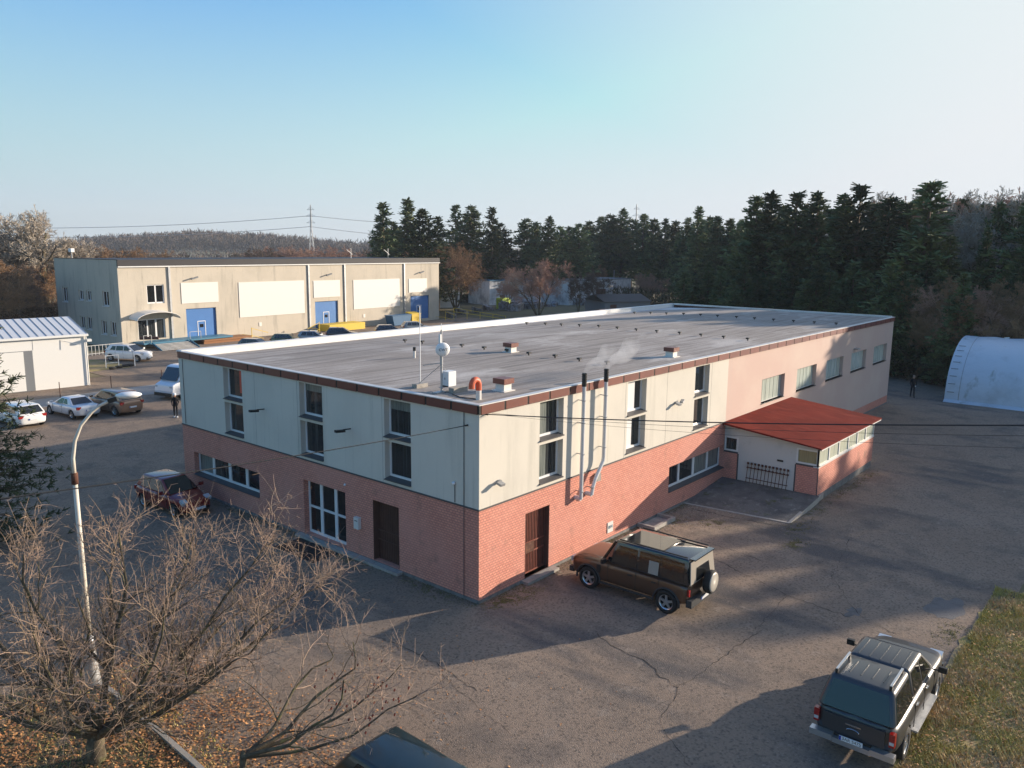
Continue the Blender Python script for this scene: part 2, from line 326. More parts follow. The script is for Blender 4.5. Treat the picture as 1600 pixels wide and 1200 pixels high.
pairs = lambda a, b: [(a, b, 4.90, 6.28), (a, b, 3.32, 4.74)]
rw = pairs(3.16, 4.56)+pairs(8.95, 10.43)+pairs(14.81, 16.24)
rp = [(22.6, 25.8, 3.42, 4.75), (27.7, 30.92, 3.42, 4.75), (32.72, 35.98, 3.42, 4.75), (37.68, 40.98, 3.42, 4.75), (42.8, 46.08, 3.42, 4.75)]
rb = [(12.7, 18.29, .80, 1.95), (2.42, 3.82, 0, 2.40)]
lw = pairs(13.88, 15.36)+pairs(8.22, 9.70)+pairs(3.22, 4.61)
lb = [(12.85, 18.34, .84, 1.92), (6.95, 9.64, .02, 2.29), (3.90, 5.33, .02, 2.36)]
for nm, mt, ax, a0, a1, z0, z1, hs in [
    ('upper_wall', 'render', 0, 0, 18.3, HB, HF+.1, rw), ('pink_wall', 'pink', 0, 18.3, LX, .55, HF+.1, rp),
    ('brick_wall', 'brick', 0, 0, 18.3, 0, HB, rb), ('brick_base', 'brick', 0, 18.3, LX, -.06, .55, []),
    ('upper_wall', 'render', 1, 0, LY, HB, HF+.1, lw), ('brick_wall', 'brick', 1, 0, LY, 0, HB, lb)]:
    mb = MB(); wall(mb, ax, a0, a1, z0, z1, hs, DEP); bld(mb, nm, M[mt])
mb = MB(); mb.quad((LX,0,-.1),(LX,LY,-.1),(LX,LY,HF+.1),(LX,0,HF+.1)).quad((0,LY,-.1),(LX,LY,-.1),(LX,LY,HF+.1),(0,LY,HF+.1)); bld(mb, 'rear_wall', M['render'])
mb = MB(); mb.box(.02, LX, .02, LY-.02, -.1, 0); bld(mb, 'floor_slab', M['plinth'])
mb = MB(); mb.quad((-.03, LY, -.12), (-.03, -.03, -.12), (-.03, -.03, .0), (-.03, LY, .0)).quad((-.03, -.03, -.12), (LX, -.03, -.12), (LX, -.03, .0), (-.03, -.03, .0))
mb.quad((-.03,-.03,0),(0.01,.01,0),(0.01,LY,0),(-.03,LY,0)).quad((-.03,-.03,0),(LX,-.03,0),(LX,.01,0),(.01,.01,0)); bld(mb, 'plinth', M['plinth'])
# drip ledge between brick and render
mb = MB(); mb.box(-.035, 0.0, -.035, LY, HB-.045, HB+.005).box(0.0, 18.3, -.035, 0.0, HB-.045, HB+.005); bld(mb, 'drip_ledge', M['sill'])
# interior dark liner so that openings stay dark
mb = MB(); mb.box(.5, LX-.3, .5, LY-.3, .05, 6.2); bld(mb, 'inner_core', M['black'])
# roof: slopes gently, fold line, parapet at the back
RF = [(-.0, 6.61), (11.8, 6.62), (LY-.35, 6.36)]
mb = MB()
NX = 40
for i in range(NX):
    x0, x1 = LX*i/NX, LX*(i+1)/NX
    for (ya, za), (yb, zb_) in zip(RF, RF[1:]): mb.quad((x0, ya, za), (x1, ya, za), (x1, yb, zb_), (x0, yb, zb_))
bld(mb, 'roof', M['roof'])
roof = [c for c in B.children if c.name.startswith('roof')][0]
mb = MB(); mb.quad((0,LY-.35,6.36),(LX,LY-.35,6.36),(LX,LY-.33,6.66),(0,LY-.33,6.66)).box(0, LX, LY-.335, LY+.06, 6.60, 6.70); bld(mb, 'parapet', M['white'])
mb = MB(); mb.add([(38, 17.6, 6.395), (LX-.3, 15.5, 6.49), (LX-.3, LY-.36, 6.37), (33, LY-.36, 6.37)], [(0,1,2,3)]); mb.quad((22, LY-.36, 6.366), (22, LY-1.1, 6.385), (40, LY-2.6, 6.426), (40, LY-.36, 6.366)); bld(mb, 'silver_coating', M['roof_light'])
mb = MB(); mb.box(-.075, .16, -.075, LY+.06, 6.64, 6.672).box(.16, LX+.075, -.075, .16, 6.64, 6.672).box(LX-.2, LX+.075, .16, LY-.34, 6.60, 6.73); bld(mb, 'edge_flashing', M['flash'])
# fascia panels, each with a raised seam
def fascia(axis, a0, a1, step):
    n = round((a1-a0)/step)
    for i in range(n):
        p, q = a0+(a1-a0)*i/n, a0+(a1-a0)*(i+1)/n
        mb = MB()
        f = (lambda u0, u1, d0, d1, z0, z1: mb.box(u0, u1, -d1, -d0, z0, z1)) if axis == 0 else (lambda u0, u1, d0, d1, z0, z1: mb.box(-d1, -d0, u0, u1, z0, z1))
        f(p+.045, q-.045, 0.0, .058, HF, 6.64); f(p+.045, q-.045, .0, .066, HF-.012, HF+.012)
        bld(mb, 'fascia_panel', M['fascia'])
fascia(0, 0, LX, 1.22); fascia(1, 0, LY, 1.2)
mb = MB(); mb.box(-.045, .01, -.045, LY, HF+.005, 6.635).box(.01, LX, -.045, .01, HF+.005, 6.635); bld(mb, 'fascia_backing', M['black'])
mb = MB(); mb.box(LX, LX+.06, -.06, LY+.06, HF, 6.62).box(0, LX, LY, LY+.06, HF, 6.62); bld(mb, 'rear_fascia', M['fascia'])

for y in (4.72, 9.86, 12.9): bld(MB().box(-.0025, 0, y-.006, y+.006, HB+.01, HF), 'panel_joint', M['plinth'])
for x in (8.8, 12.2, 16.5): bld(MB().box(x-.006, x+.006, -.0025, 0, HB+.01, HF), 'panel_joint', M['plinth'])
# windows
def window(axis, h, pane='glass', mull=(), sill=True, fw=.075, dep=.24, curtain=None, trans=()):
    a0, a1, z0, z1 = h
    W = (lambda mb, u0, u1, d0, d1, zz0, zz1: mb.box(u0, u1, d0, d1, zz0, zz1)) if axis == 0 else (lambda mb, u0, u1, d0, d1, zz0, zz1: mb.box(d0, d1, u0, u1, zz0, zz1))
    s = .05 if sill else 0
    mb = MB(); b0 = z0+s
    W(mb, a0, a1, dep, dep+.06, b0, b0+fw*1.2); W(mb, a0, a1, dep, dep+.06, z1-fw, z1)
    W(mb, a0, a0+fw, dep, dep+.06, b0+fw*1.2, z1-fw); W(mb, a1-fw, a1, dep, dep+.06, b0+fw*1.2, z1-fw)
    for (mm, mw) in mull: W(mb, mm-mw/2, mm+mw/2, dep-.005, dep+.058, b0+fw*1.2-.01, z1-fw+.01)
    for (t0, tw) in trans: W(mb, a0+fw, a1-fw, dep+.004, dep+.056, t0, t0+tw)
    fr = bld(mb, 'window_frame', M['upvc'])
    mb = MB(); W(mb, a0+.02, a1-.02, dep+.035, dep+.05, b0, z1-.01); bld(mb, 'pane', M[pane], parent=fr)
    if sill:
        mb = MB()
        if axis == 0: mb.add([(a0,-.07,z0+.0),(a1,-.07,z0+.0),(a1,dep+.01,z0+.06),(a0,dep+.01,z0+.06),(a0,-.07,z0-.03),(a1,-.07,z0-.03),(a1,dep+.01,z0-.03),(a0,dep+.01,z0-.03)],[(0,1,2,3),(7,6,5,4),(0,4,5,1),(1,5,6,2),(3,7,4,0)])
        else: mb.add([(-.07,a0,z0+.0),(-.07,a1,z0+.0),(dep+.01,a1,z0+.06),(dep+.01,a0,z0+.06),(-.07,a0,z0-.03),(-.07,a1,z0-.03),(dep+.01,a1,z0-.03),(dep+.01,a0,z0-.03)],[(0,1,2,3),(7,6,5,4),(0,4,5,1),(1,5,6,2),(3,7,4,0)])
        bld(mb, 'sill', M['sill'], parent=fr)
    if curtain:
        mb = MB(); W(mb, curtain[0], curtain[1], dep+.025, dep+.034, curtain[2], curtain[3]); bld(mb, 'curtain', M[curtain[4]], parent=fr)
    return fr
for i, h in enumerate(rw):
    c = {2: (h[0]+.08, h[0]+.95, h[2]+.14, h[3]-.08, 'upvc'), 3: (h[0]+.08, h[0]+.8, h[2]+.14, h[3]-.08, 'upvc'), 0: (h[0]+.08, h[0]+.7, h[2]+.14, h[3]-.08, 'blind'), 1: (h[0]+.08, h[0]+.7, h[2]+.14, h[3]-.08, 'blind')}.get(i)
    window(0, h, curtain=c)
for i, h in enumerate(lw):
    c = {0: (h[0]+.08, h[0]+.6, h[2]+.3, h[3]-.08, 'curtain'), 2: (h[0]+.08, h[1]-.08, h[3]-.35, h[3]-.08, 'blind'), 4: (h[0]+.08, h[1]-.08, h[3]-.4, h[3]-.08, 'blind'), 3: None}.get(i)
    window(1, h, curtain=c)
g = rb[0]; window(0, g, mull=[(14.05, .16), (15.5, .2), (16.95, .16)], curtain=(15.7, 18.1, .98, 1.86, 'blind'), fw=.09)
g = lb[0]; window(1, g, mull=[(14.2, .18), (15.6, .22), (17.0, .18)], curtain=(17.1, 18.2, 1.0, 1.84, 'blind'), fw=.09)
window(1, lb[1], pane='glass_dark', mull=[(7.85, .17), (8.78, .17)], sill=False, fw=.09, trans=[(1.1, .09)])
for h in rp:
    a0, a1, z0, z1 = h
    mb = MB(); mb.box(a0, a1, .2, .24, z0, z0+.05).box(a0, a1, .2, .24, z1-.04, z1)
    fr = bld(mb, 'window_frame', M['stainwhite'])
    mb = MB()
    n = 12
    for k in range(n): u0 = a0+(a1-a0)*k/n; mb.box(u0+.008, u0+(a1-a0)/n-.008, .21+.01*(k % 2), .235, z0+.05, z1-.04)
    bld(mb, 'channel_glazing', M['frost'], parent=fr)
    mb = MB(); mb.box(a0, a1, -.05, .2, z0-.03, z0); bld(mb, 'sill', M['sill'], parent=fr)
# doors
def bars_door(axis, h, m1, n, bars=True):
    a0, a1, z0, z1 = h; W = (lambda mb, u0, u1, d0, d1, zz0, zz1: mb.box(u0, u1, d0, d1, zz0, zz1)) if axis == 0 else (lambda mb, u0, u1, d0, d1, zz0, zz1: mb.box(d0, d1, u0, u1, zz0, zz1))
    mb = MB(); W(mb, a0, a1, .29, .31, z0, z1); W(mb, a1-.02, a1-.003, .0, .29, z0, z1); W(mb, a0+.003, a0+.02, .0, .29, z0, z1); d = bld(mb, 'door', M['brown_door'])
    mb = MB()
    W(mb, a0, a1, .20, .23, z0+.03, z0+.08); W(mb, a0, a1, .20, .23, z1-.07, z1-.02); W(mb, a0, a1, .20, .23, 1.15, 1.2); W(mb, a0, a1, .20, .23, .78, .83)
    for k in range(n+1): u = a0+.02+(a1-a0-.06)*k/n; W(mb, u, u+.022, .205, .225, z0+.08, z1-.07)
    bld(mb, 'security_grille', M[m1], parent=d)
    return d
d = bars_door(0, rb[1], 'grillered', 15)
mb = MB(); mb.box(2.62, 3.15, .17, .2, .80, 1.18); bld(mb, 'lock_plate', M['rust'], parent=d)
bars_door(1, lb[2], 'brown_door', 14)
mb = MB(); mb.box(2.2, 4.05, -.34, -.035, -.1, -.0); bld(mb, 'door_step', M['concrete'])
mb = MB(); mb.box(-.3, -.035, 3.7, 9.9, -.1, .0); bld(mb, 'door_step', M['concrete'])
# wall fittings, all fixed to the building
def flue(pts, name='flue_pipe'):
    mb = MB(); mb.tube(pts, .075, 10); f = bld(mb, name, M['flue'], smooth=False)
    x, y, z = pts[-1]
    mb = MB(); mb.tube([(x, y, z-.02), (x, y, z+.48)], .088, 10)
    for k in range(5): mb.tube([(x, y, z+.06+.09*k), (x, y, z+.085+.09*k)], .1, 10)
    bld(mb, 'flue_cap', M['black'], parent=f)
    for zz in (2.55, 4.0, 5.2, 6.05):
        xx = x if zz > 3.6 else pts[0][0]+.03
        mb = MB(); mb.tube([(xx, y, zz), (xx, y, zz+.03)], .092, 10).box(xx-.015, xx+.015, y, 0.0, zz, zz+.03); bld(mb, 'bracket', M['galv'], parent=f)
flue([(5.42,-.26,2.28),(5.42,-.26,2.36),(5.46,-.26,6.62)])
flue([(6.14,-.26,2.28),(6.20,-.26,2.55),(6.36,-.26,2.85),(6.86,-.26,3.45),(6.90,-.26,3.62),(6.92,-.26,6.62)])
for x in (5.42, 6.14): bld(MB().tube([(x,-.26,2.3),(x,.02,2.3)], .09, 10), 'flue_outlet', M['flue'])
mb = MB(); mb.box(6.66, 6.92, -.16, -.002, 2.66, 2.96); bld(mb, 'meter_box', M['concrete'])
mb = MB(); mb.box(7.72, 8.12, -.03, -.002, .22, .66); sg = bld(mb, 'wall_sign', M['panel'])
text('014', .2, M['rawblue'], 'number', sg, (7.92, -.036, .45), (R(90), 0, 0))
for (x, z) in ((.95, 3.93), (13.0, 4.88)):
    mb = MB(); mb.box(x-.06, x+.06, -.12, -.002, z-.05, z+.05).obox((x-.12, -.22, z-.02), (.11,0,0), (0,.1,.03), (0,-.012,.04)); bld(mb, 'flood_lamp', M['galv'])
mb = MB(); mb.obox((13.25, -.2, 4.93), (.13,.03,.03), (0,.08,0), (0,0,.04)); bld(mb, 'flood_lamp', M['galv'])
mb = MB(); mb.box(38.0, 38.5, -.3, -.002, 5.0, 5.08); bld(mb, 'flood_lamp', M['galv'])
for (y, z) in ((12.22, 4.83), (6.52, 4.87)):
    mb = MB(); mb.tube([(0, y, z), (-.35, y, z+.02)], .025, 6).obox((-.5, y, z-.01), (.2,0,-.02), (0,.075,0), (0,0,.045)); bld(mb, 'wall_lamp', M['black'])
mb = MB(); mb.box(-.14, -.002, 6.03, 6.31, 1.05, 1.5); mbx = bld(mb, 'letter_box', M['panel'])
mb = MB(); mb.box(-.145, -.14, 6.09, 6.25, 1.36, 1.39); bld(mb, 'slot', M['black'], parent=mbx)
mb = MB(); mb.lathe([(.0, -.02),(.07, -.02),(.06, -.09),(.0, -.1)], 12, 'x', (0, 1.1, 3.86)); bld(mb, 'siren', M['upvc'], smooth=True)
mb = MB(); mb.lathe([(.0, -.01),(.05, -.01),(.045, -.07),(.0, -.08)], 10, 'x', (0, 6.9, 2.62)); bld(mb, 'small_lamp', M['upvc'], smooth=True)
for a, b in (((-.02, .66, 6.34), (-.02, .66, 0)), ((-.02,1.08,3.84),(-.02,1.08,3.2)), ((-.02, 18.9, 6.3), (-.02, 18.9, 3.2))): bld(MB().tube([a, b], .013, 5), 'conduit', M['sill'])
for a, b in (((-.0,.5,5.93),(-.12,.5,5.93)),((.28,-.0,6.32),(.28,-.12,6.32))): bld(MB().tube([a, b], .028, 6), 'wire_anchor', M['black'])
# roof fittings
def roofz(y): return 6.61 if y < 11.8 else 6.62-.26*(y-11.8)/(LY-.35-11.8)
for x, ys in ((10.75, [2.2+1.45*k for k in range(10)]), (24.2, [1.6+1.45*k for k in range(12)]), (37.6, [1.2+1.45*k for k in range(12)])):
    for y in ys:
        z = roofz(y); xx = x+rnd.uniform(-.12, .12)
        mb = MB(); mb.tube([(xx, y, z), (xx, y, z+.1)], .035, 6).obox((xx, y, z+.13), (.085,0,0), (0,.085,0), (0,0,.04)); bld(mb, 'roof_vent', M['black'])
for (x, y) in ((2.72, 1.32), (10.98, 7.95), (15.0, 1.4)):
    z = roofz(y)
    mb = MB(); mb.box(x-.3, x+.3, y-.3, y+.3, z, z+.03).box(x-.2, x+.2, y-.2, y+.2, z+.03, z+.27); c = bld(mb, 'vent_stack', M['panel'])
    mb = MB(); mb.box(x-.27, x+.27, y-.27, y+.27, z+.27, z+.46); bld(mb, 'cowl', M['fascia'], parent=c)
mb = MB(); mb.tube([(6.25, 9.7, 6.6), (6.25, 9.7, 6.95)], .055, 8); c = bld(mb, 'vent_pipe', M['panel'])
mb = MB(); mb.tube([(6.25, 9.7, 6.95), (6.25, 9.7, 7.12)], .07, 8); bld(mb, 'cowl', M['black'], parent=c)
mb = MB(); mb.tube([(.86,.82,6.6),(.86,.82,6.95)], .095, 12); c = bld(mb, 'duct_stub', M['panel'])
mb = MB(); arc = [(.86, .82, 6.93), (.86,.82,7.05)]+[(.86-.17+.17*math.cos(a), .82, 7.1+.20*math.sin(a)) for a in [R(15*k) for k in range(0, 13)]]+[(.52,.82,7.02)]
mb.tube(arc, .105, 12); bld(mb, 'duct_elbow', M['ductred'], parent=c)
mb = MB(); mb.tube([(1.0,2.2,6.62),(.8,1.9,6.64),(.7,1.5,6.62),(.72,1.1,6.64),(.8,.9,6.63)], .02, 5); bld(mb, 'roof_cable', M['black'])

# antenna mast, ballasted on the roof
A = empty('antenna_mast', (.92, 2.62, 6.61), label='steel mast with round white dish and cabinet standing on the roof near the corner', cat='antenna mast')
def apart(mb, name, m_, smooth=False, parent=None): return mb.build(name, M[m_], parent or A, smooth)
apart(MB().tube([(0,0,0),(0,0,1.35),(0,0,2.2)], [.04,.035,.03], 8), 'pole', 'galv')
apart(MB().tube([(0,0,1.0),(0,0,1.3)], .05, 8).bar((0,0,1.05), (.55,1.5,.75), .03), 'bracket', 'galv')
dd = (CAM-Vector((.92,2.62,8.1))); dd = Vector((dd.x+4, dd.y-3, -.6)).normalized()
mb = MB(); q = dd.to_track_quat('Z', 'Y')
mb.lathe([(.0, -.16),(.14,-.15),(.22,-.08),(.25,0),(.245,.03),(.2,.07),(.1,.1),(0,.11)], 24); mb.v = [tuple(q @ Vector(v)) for v in mb.v]
dish = mb.build('dish', M['dish'], A, True); dish.location = (.02, -.04, 1.52)
mb = text('CWT', .13, M['black'], 'marking', dish, q @ Vector((0,0,.112)), q.to_euler(), .003)
apart(MB().box(-.09,-.03,-.04,.04,1.75,2.05).tube([(0,0,2.15),(0,0,2.42)], .012, 5), 'small_aerial', 'dish')
mb = MB(); mb.tube([(0,0,1.0),(.15,1.35,.12)], .012, 5); apart(mb, 'brace', 'galv')
mb = MB(); mb.tube([(0,0,1.0),(.75,.15,.3)], .012, 5); apart(mb, 'brace', 'galv')
cab = apart(MB().box(.13,.50,-.22,.14,.22,.74), 'cabinet', 'upvc'); apart(MB().box(.128,.13,-.05,-.02,.45,.52).box(.1,.13,-.2,.12,.20,.24), 'latch', 'black', parent=cab)
apart(MB().box(.15,.85,-.45,-.2,.0,.18), 'ballast_block', 'concrete'); apart(MB().box(-.05,.5,1.2,1.45,.0,.15), 'ballast_block', 'concrete')
apart(MB().box(-.06,.6,-.08,.08,.18,.2).box(-.35,.1,-.12,.12,0,.05), 'base_frame', 'galv')
mb = MB(); mb.tube([(0,0,0),(0,0,2.9)], .017, 5); o = mb.build('whip_aerial', M['dish']); o.location = (1.50, 4.3, 6.61); tag(o, 'thin white whip aerial standing left of the round dish on the roof', 'aerial')

# ------------------------------------------------------------ red roofed annex
AX = empty('brick_annex', (18.3, 0, .3), label='low annex with dark red lean-to roof and ribbon glazing over pink brick', cat='annex')
def ab(mb, name, m_, parent=None): 
    o = mb.build(name, M[m_], parent or AX); 
    if parent is None: o.location = (-18.3, 0, -.3)
    return o
XE, YE = 26.9, -4.72
ab(MB().add([(17.95,-.0,3.16),(27.05,-.0,3.20),(26.95,-5.05,2.70),(17.75,-4.98,2.70),(17.95,-.0,3.06),(27.05,-.0,3.10),(26.95,-5.05,2.63),(17.75,-4.98,2.63)],
   [(0,1,2,3),(7,6,5,4),(0,3,7,4),(3,2,6,7),(2,1,5,6)]), 'roof', 'redroof')
ab(MB().bar((18.2,0,3.03),(18.2,-4.9,2.58),.08,.14).bar((17.85,-4.93,2.61),(26.95,-4.99,2.61),.07,.09), 'gutter_board', 'white')
mb = MB()
wallpoly = [(18.3,-.75,.3),(18.3,-3.66,.3),(18.3,-3.66,2.70),(18.3,-.75,2.98)]
mb.prism(wallpoly, (.25,0,0)); mb.prism([(18.3,0,2.44),(18.3,-.75,2.44),(18.3,-.75,2.98),(18.3,0,3.05)], (.2,0,0)); mb.prism([(18.3,-3.66,2.44),(18.3,-4.72,2.44),(18.3,-4.72,2.62),(18.3,-3.66,2.70)], (.2,0,0))
ab(mb, 'end_wall', 'stainwhite')
ab(MB().box(18.3,18.5,-.75,-.002,.3,1.62), 'brick_infill', 'brick'); ab(MB().box(18.3,18.5,-4.70,-3.66,.3,1.62), 'brick_infill', 'brick')
ab(MB().box(18.27,18.5,-.75,-.002,1.62,1.70).box(18.27,18.5,-4.74,-3.66,1.62,1.70).box(18.28,18.3,-.80,-.73,.3,1.62).box(18.28,18.3,-3.68,-3.62,.3,1.62).box(18.285,18.3,-4.745,-4.70,.3,1.62), 'edge_trim', 'sill')
for y0, y1, mt in ((-.75,-.02,'glass'), (-4.72,-3.66,'curtainy')):
    f = ab(MB().box(18.3,18.38,y0,y1,1.70,1.78).box(18.3,18.38,y0,y1,2.36,2.44).box(18.3,18.38,y0,y0+.1,1.78,2.36).box(18.3,18.38,y1-.08,y1,1.78,2.36), 'window_frame', 'white')
    ab(MB().box(18.34,18.36,y0+.05,y1-.05,1.75,2.4), 'pane', mt if mt in M else 'yellowpane', parent=f) if mt in M else None
    if mt == 'curtainy':
        M['curtainy'] = mat('yellowed_curtain', (.36, .31, .16), .3, layers=[(6, (.22, .19, .10), .45, .7, (3, 3, .1))], spec=.6)
        ab(MB().box(18.34,18.36,y0+.05,y1-.05,1.75,2.4), 'pane', 'curtainy', parent=f)
ab(MB().box(18.35,XE,YE,YE+.2,.28,1.62).box(XE-.2,XE,YE+.2,0,.28,1.62), 'brick_wall', 'brick')
ab(MB().box(18.25,XE+.03,YE-.03,YE+.22,1.62,1.67), 'ledge', 'stainwhite')
n = 6
for k in range(n):
    x0 = 18.3+(XE-18.3)*k/n; x1 = 18.3+(XE-18.3)*(k+1)/n
    f = ab(MB().box(x0,x0+.06,YE,YE+.08,1.67,2.62).box(x1-.06,x1,YE,YE+.08,1.67,2.62).box(x0+.06,x1-.06,YE,YE+.08,1.67,1.74).box(x0+.06,x1-.06,YE,YE+.08,2.5,2.62), 'window_frame', 'white')
    ab(MB().box(x0+.05,x1-.05,YE+.04,YE+.06,1.72,2.52), 'pane', 'annexglass', parent=f)
ab(MB().box(XE-.12,XE,YE+.2,0,1.62,2.6), 'side_glazing', 'annexglass')
ab(MB().box(18.6,XE-.2,YE+.25,-.02,.3,1.6), 'inner_core', 'black')
ab(MB().box(18.35,XE,YE+.04,-.02,-.12,.28), 'foundation', 'plinth')
ab(MB().box(18.26,18.3,-3.05,-2.76,1.62,1.70), 'air_slot', 'black')
# terrace ramp beside it
mb = MB(); mb.add([(18.3,0,.3),(18.3,-4.85,.3),(14.9,-4.85,-.085),(14.2,-.04,-.085),(18.3,0,-.12),(18.3,-4.85,-.12),(14.9,-4.85,-.12),(14.2,-.04,-.12)], [(0,3,2,1),(1,2,6,5),(2,3,7,6),(0,4,7,3)])
tag(mb.build('terrace_ramp', M['old_asphalt']), kind='structure')
mb = MB(); mb.prism([(18.9,-4.86,.31),(18.9,-4.74,.31),(14.75,-4.74,-.07),(14.75,-4.86,-.07)], (0,0,-.25)).prism([(14.75,-4.86,-.075),(14.9,-4.86,-.075),(14.3,-.04,-.075),(14.15,-.04,-.075)], (0,0,-.05))
tag(mb.build('terrace_kerb', M['concrete']), kind='structure')
# rusty railing panel leaning on the annex
G = empty('railing_panel', (18.12,-2.35,.34), label='rusty wrought iron railing panel leaning on the white annex wall', cat='railing panel')
MB().bar((.05,1.05,.72),(.05,-1.05,.70),.035).bar((.0,1.05,.2),(.0,-1.05,.2),.03).build('rail', M['rust'], G)
for k in range(12):
    y = 1.0-2.0*k/11
    MB().bar((-.08,y,0),(.08,y,.9),.022).obox((.085,y,.93),(0,.05,0),(.02,0,0),(0,0,.05)).obox((.06,y,.72),(0,.055,0),(.02,0,0),(0,0,.03)).build('spindle', M['rust'], G)
# concrete light well by the wall
K = empty('light_well', (10.9,-.05,-.1), label='open concrete box of a light well against the brick wall', cat='light well')
MB().box(-.9,.9,-.85,-.72,0,.16).box(-.9,-.77,-.72,0,0,.16).box(.77,.9,-.72,0,0,.16).box(-.77,.77,-.72,0,.0,.02).build('well_rim', M['concrete'], K)
# door mat
mb = MB()
c = [gp(440,853), gp(492,828), gp(555,858), gp(490,888)]
mb.box(-1.55,-.32,7.0,9.5,-.1,-.085)
tag(mb.build('door_mat', M['black']), 'large dark rubber mat in front of the white glazed entrance', 'door mat')

# ------------------------------------------------------------ vehicles (x forward, y left, origin on the ground)
def wheel(root, x, y, r, wdt, spokes=5, rimr=.66):
    s = 1 if y > 0 else -1
    wn_ = empty('wheel', (x, y, r)); wn_.parent = root
    MB().lathe([(rimr*r*.98, -wdt/2), (r*.93, -wdt/2), (r, -wdt*.36), (r, wdt*.36), (r*.93, wdt/2), (rimr*r*.98, wdt/2), (rimr*r*.9, 0), (rimr*r*.98, -wdt/2)], 28, 'y', cap=False).build('tyre', M['tyre'], wn_, True)
    mb = MB(); o = s*(wdt/2-.03)
    mb.lathe([(rimr*r*.86, o-.01*s), (rimr*r, o+.018*s), (rimr*r*.99, o-.06*s), (rimr*r*.86, o-.06*s), (rimr*r*.86, o-.01*s)], 28, 'y', cap=False).lathe([(0, o+.012*s), (rimr*r*.2, o+.012*s), (rimr*r*.22, o-.05*s)], 12, 'y')
    for k in range(spokes):
        a = 2*math.pi*k/spokes+.3; d = Vector((math.cos(a), 0, math.sin(a))); t = Vector((-math.sin(a), 0, math.cos(a)))
        mb.prism([d*rimr*r*.15+t*rimr*r*.17+Vector((0,o,0)), d*rimr*r*.92+t*rimr*r*.13+Vector((0,o,0)), d*rimr*r*.92-t*rimr*r*.13+Vector((0,o,0)), d*rimr*r*.15-t*rimr*r*.17+Vector((0,o,0))], (0, -s*.035, 0))
    mb.build('rim', M['rim'], wn_)
    MB().lathe([(rimr*r*.95, o-.09*s), (0, o-.09*s)], 20, 'y').build('brake_disc', M['black'], wn_)
def lerp_tab(tab, x):
    for (a, va), (b, vb) in zip(tab, tab[1:]):
        if x <= b: t = (x-a)/(b-a) if b > a else 0; return va+(vb-va)*max(0, t)
    return tab[-1][1]
def car_body(root, m_, xr, xf, W, top, bot, plan, axles, wr, boxy=.93, name='body', arch=1.12):
    """lofted lower body: top/bot/plan are tables of x -> height / underside / half-width factor"""
    xs = sorted({*[a for a, _ in top], *[a for a, _ in plan], *[xr+(xf-xr)*k/14 for k in range(15)]}); xs = [x for i, x in enumerate(xs) if i == 0 or x-xs[i-1] > .03]
    rings = []
    for x in xs:
        w = W/2*lerp_tab(plan, x); zt = lerp_tab(top, x); zb = lerp_tab(bot, x); h = zt-zb
        half = [(0, zb), (w*.82, zb), (w*.955, zb+.06), (w*.99, zb+h*.3), (w, zb+h*.6), (w*.975, zt-.11), (w*boxy, zt-.02), (w*.6, zt+.015), (0, zt+.025)]
        rings.append([(x, y, z) for y, z in half]+[(x, -y, z) for y, z in half[-2:0:-1]])
    n = len(rings[0]); mb = MB()
    mb.add([p for r_ in rings for p in r_], [(i*n+k, i*n+(k+1) % n, (i+1)*n+(k+1) % n, (i+1)*n+k) for i in range(len(rings)-1) for k in range(n)]+[tuple(range(n))[::-1], tuple((len(rings)-1)*n+k for k in range(n))])
    o = mb.build(name, m_, root, True); cut = []
    for ax in axles:
        for s in (-1, 1):
            c = MB().lathe([(0, -.26), (wr*arch, -.26), (wr*arch, .26), (0, .26)], 24, 'y', (ax, s*(W/2-.06), wr)).build('c', M['black'], root); c.hide_render = True; cut.append(c)
    ms = [('SUBSURF', dict(levels=1, render_levels=1))]+[('BOOLEAN', dict(operation='DIFFERENCE', object=c, solver='EXACT')) for c in cut]
    bake(o, *ms)
    for c in cut: bpy.data.objects.remove(c)
    me = o.data
    for p in me.polygons: p.use_smooth = True
    try: me.set_sharp_from_angle(angle=R(38))
    except Exception: pass
    mb = MB()
    for ax in axles: mb.box(ax-wr*1.05, ax+wr*1.05, -W/2+.27, W/2-.27, wr*.6, wr*1.9)
    return o
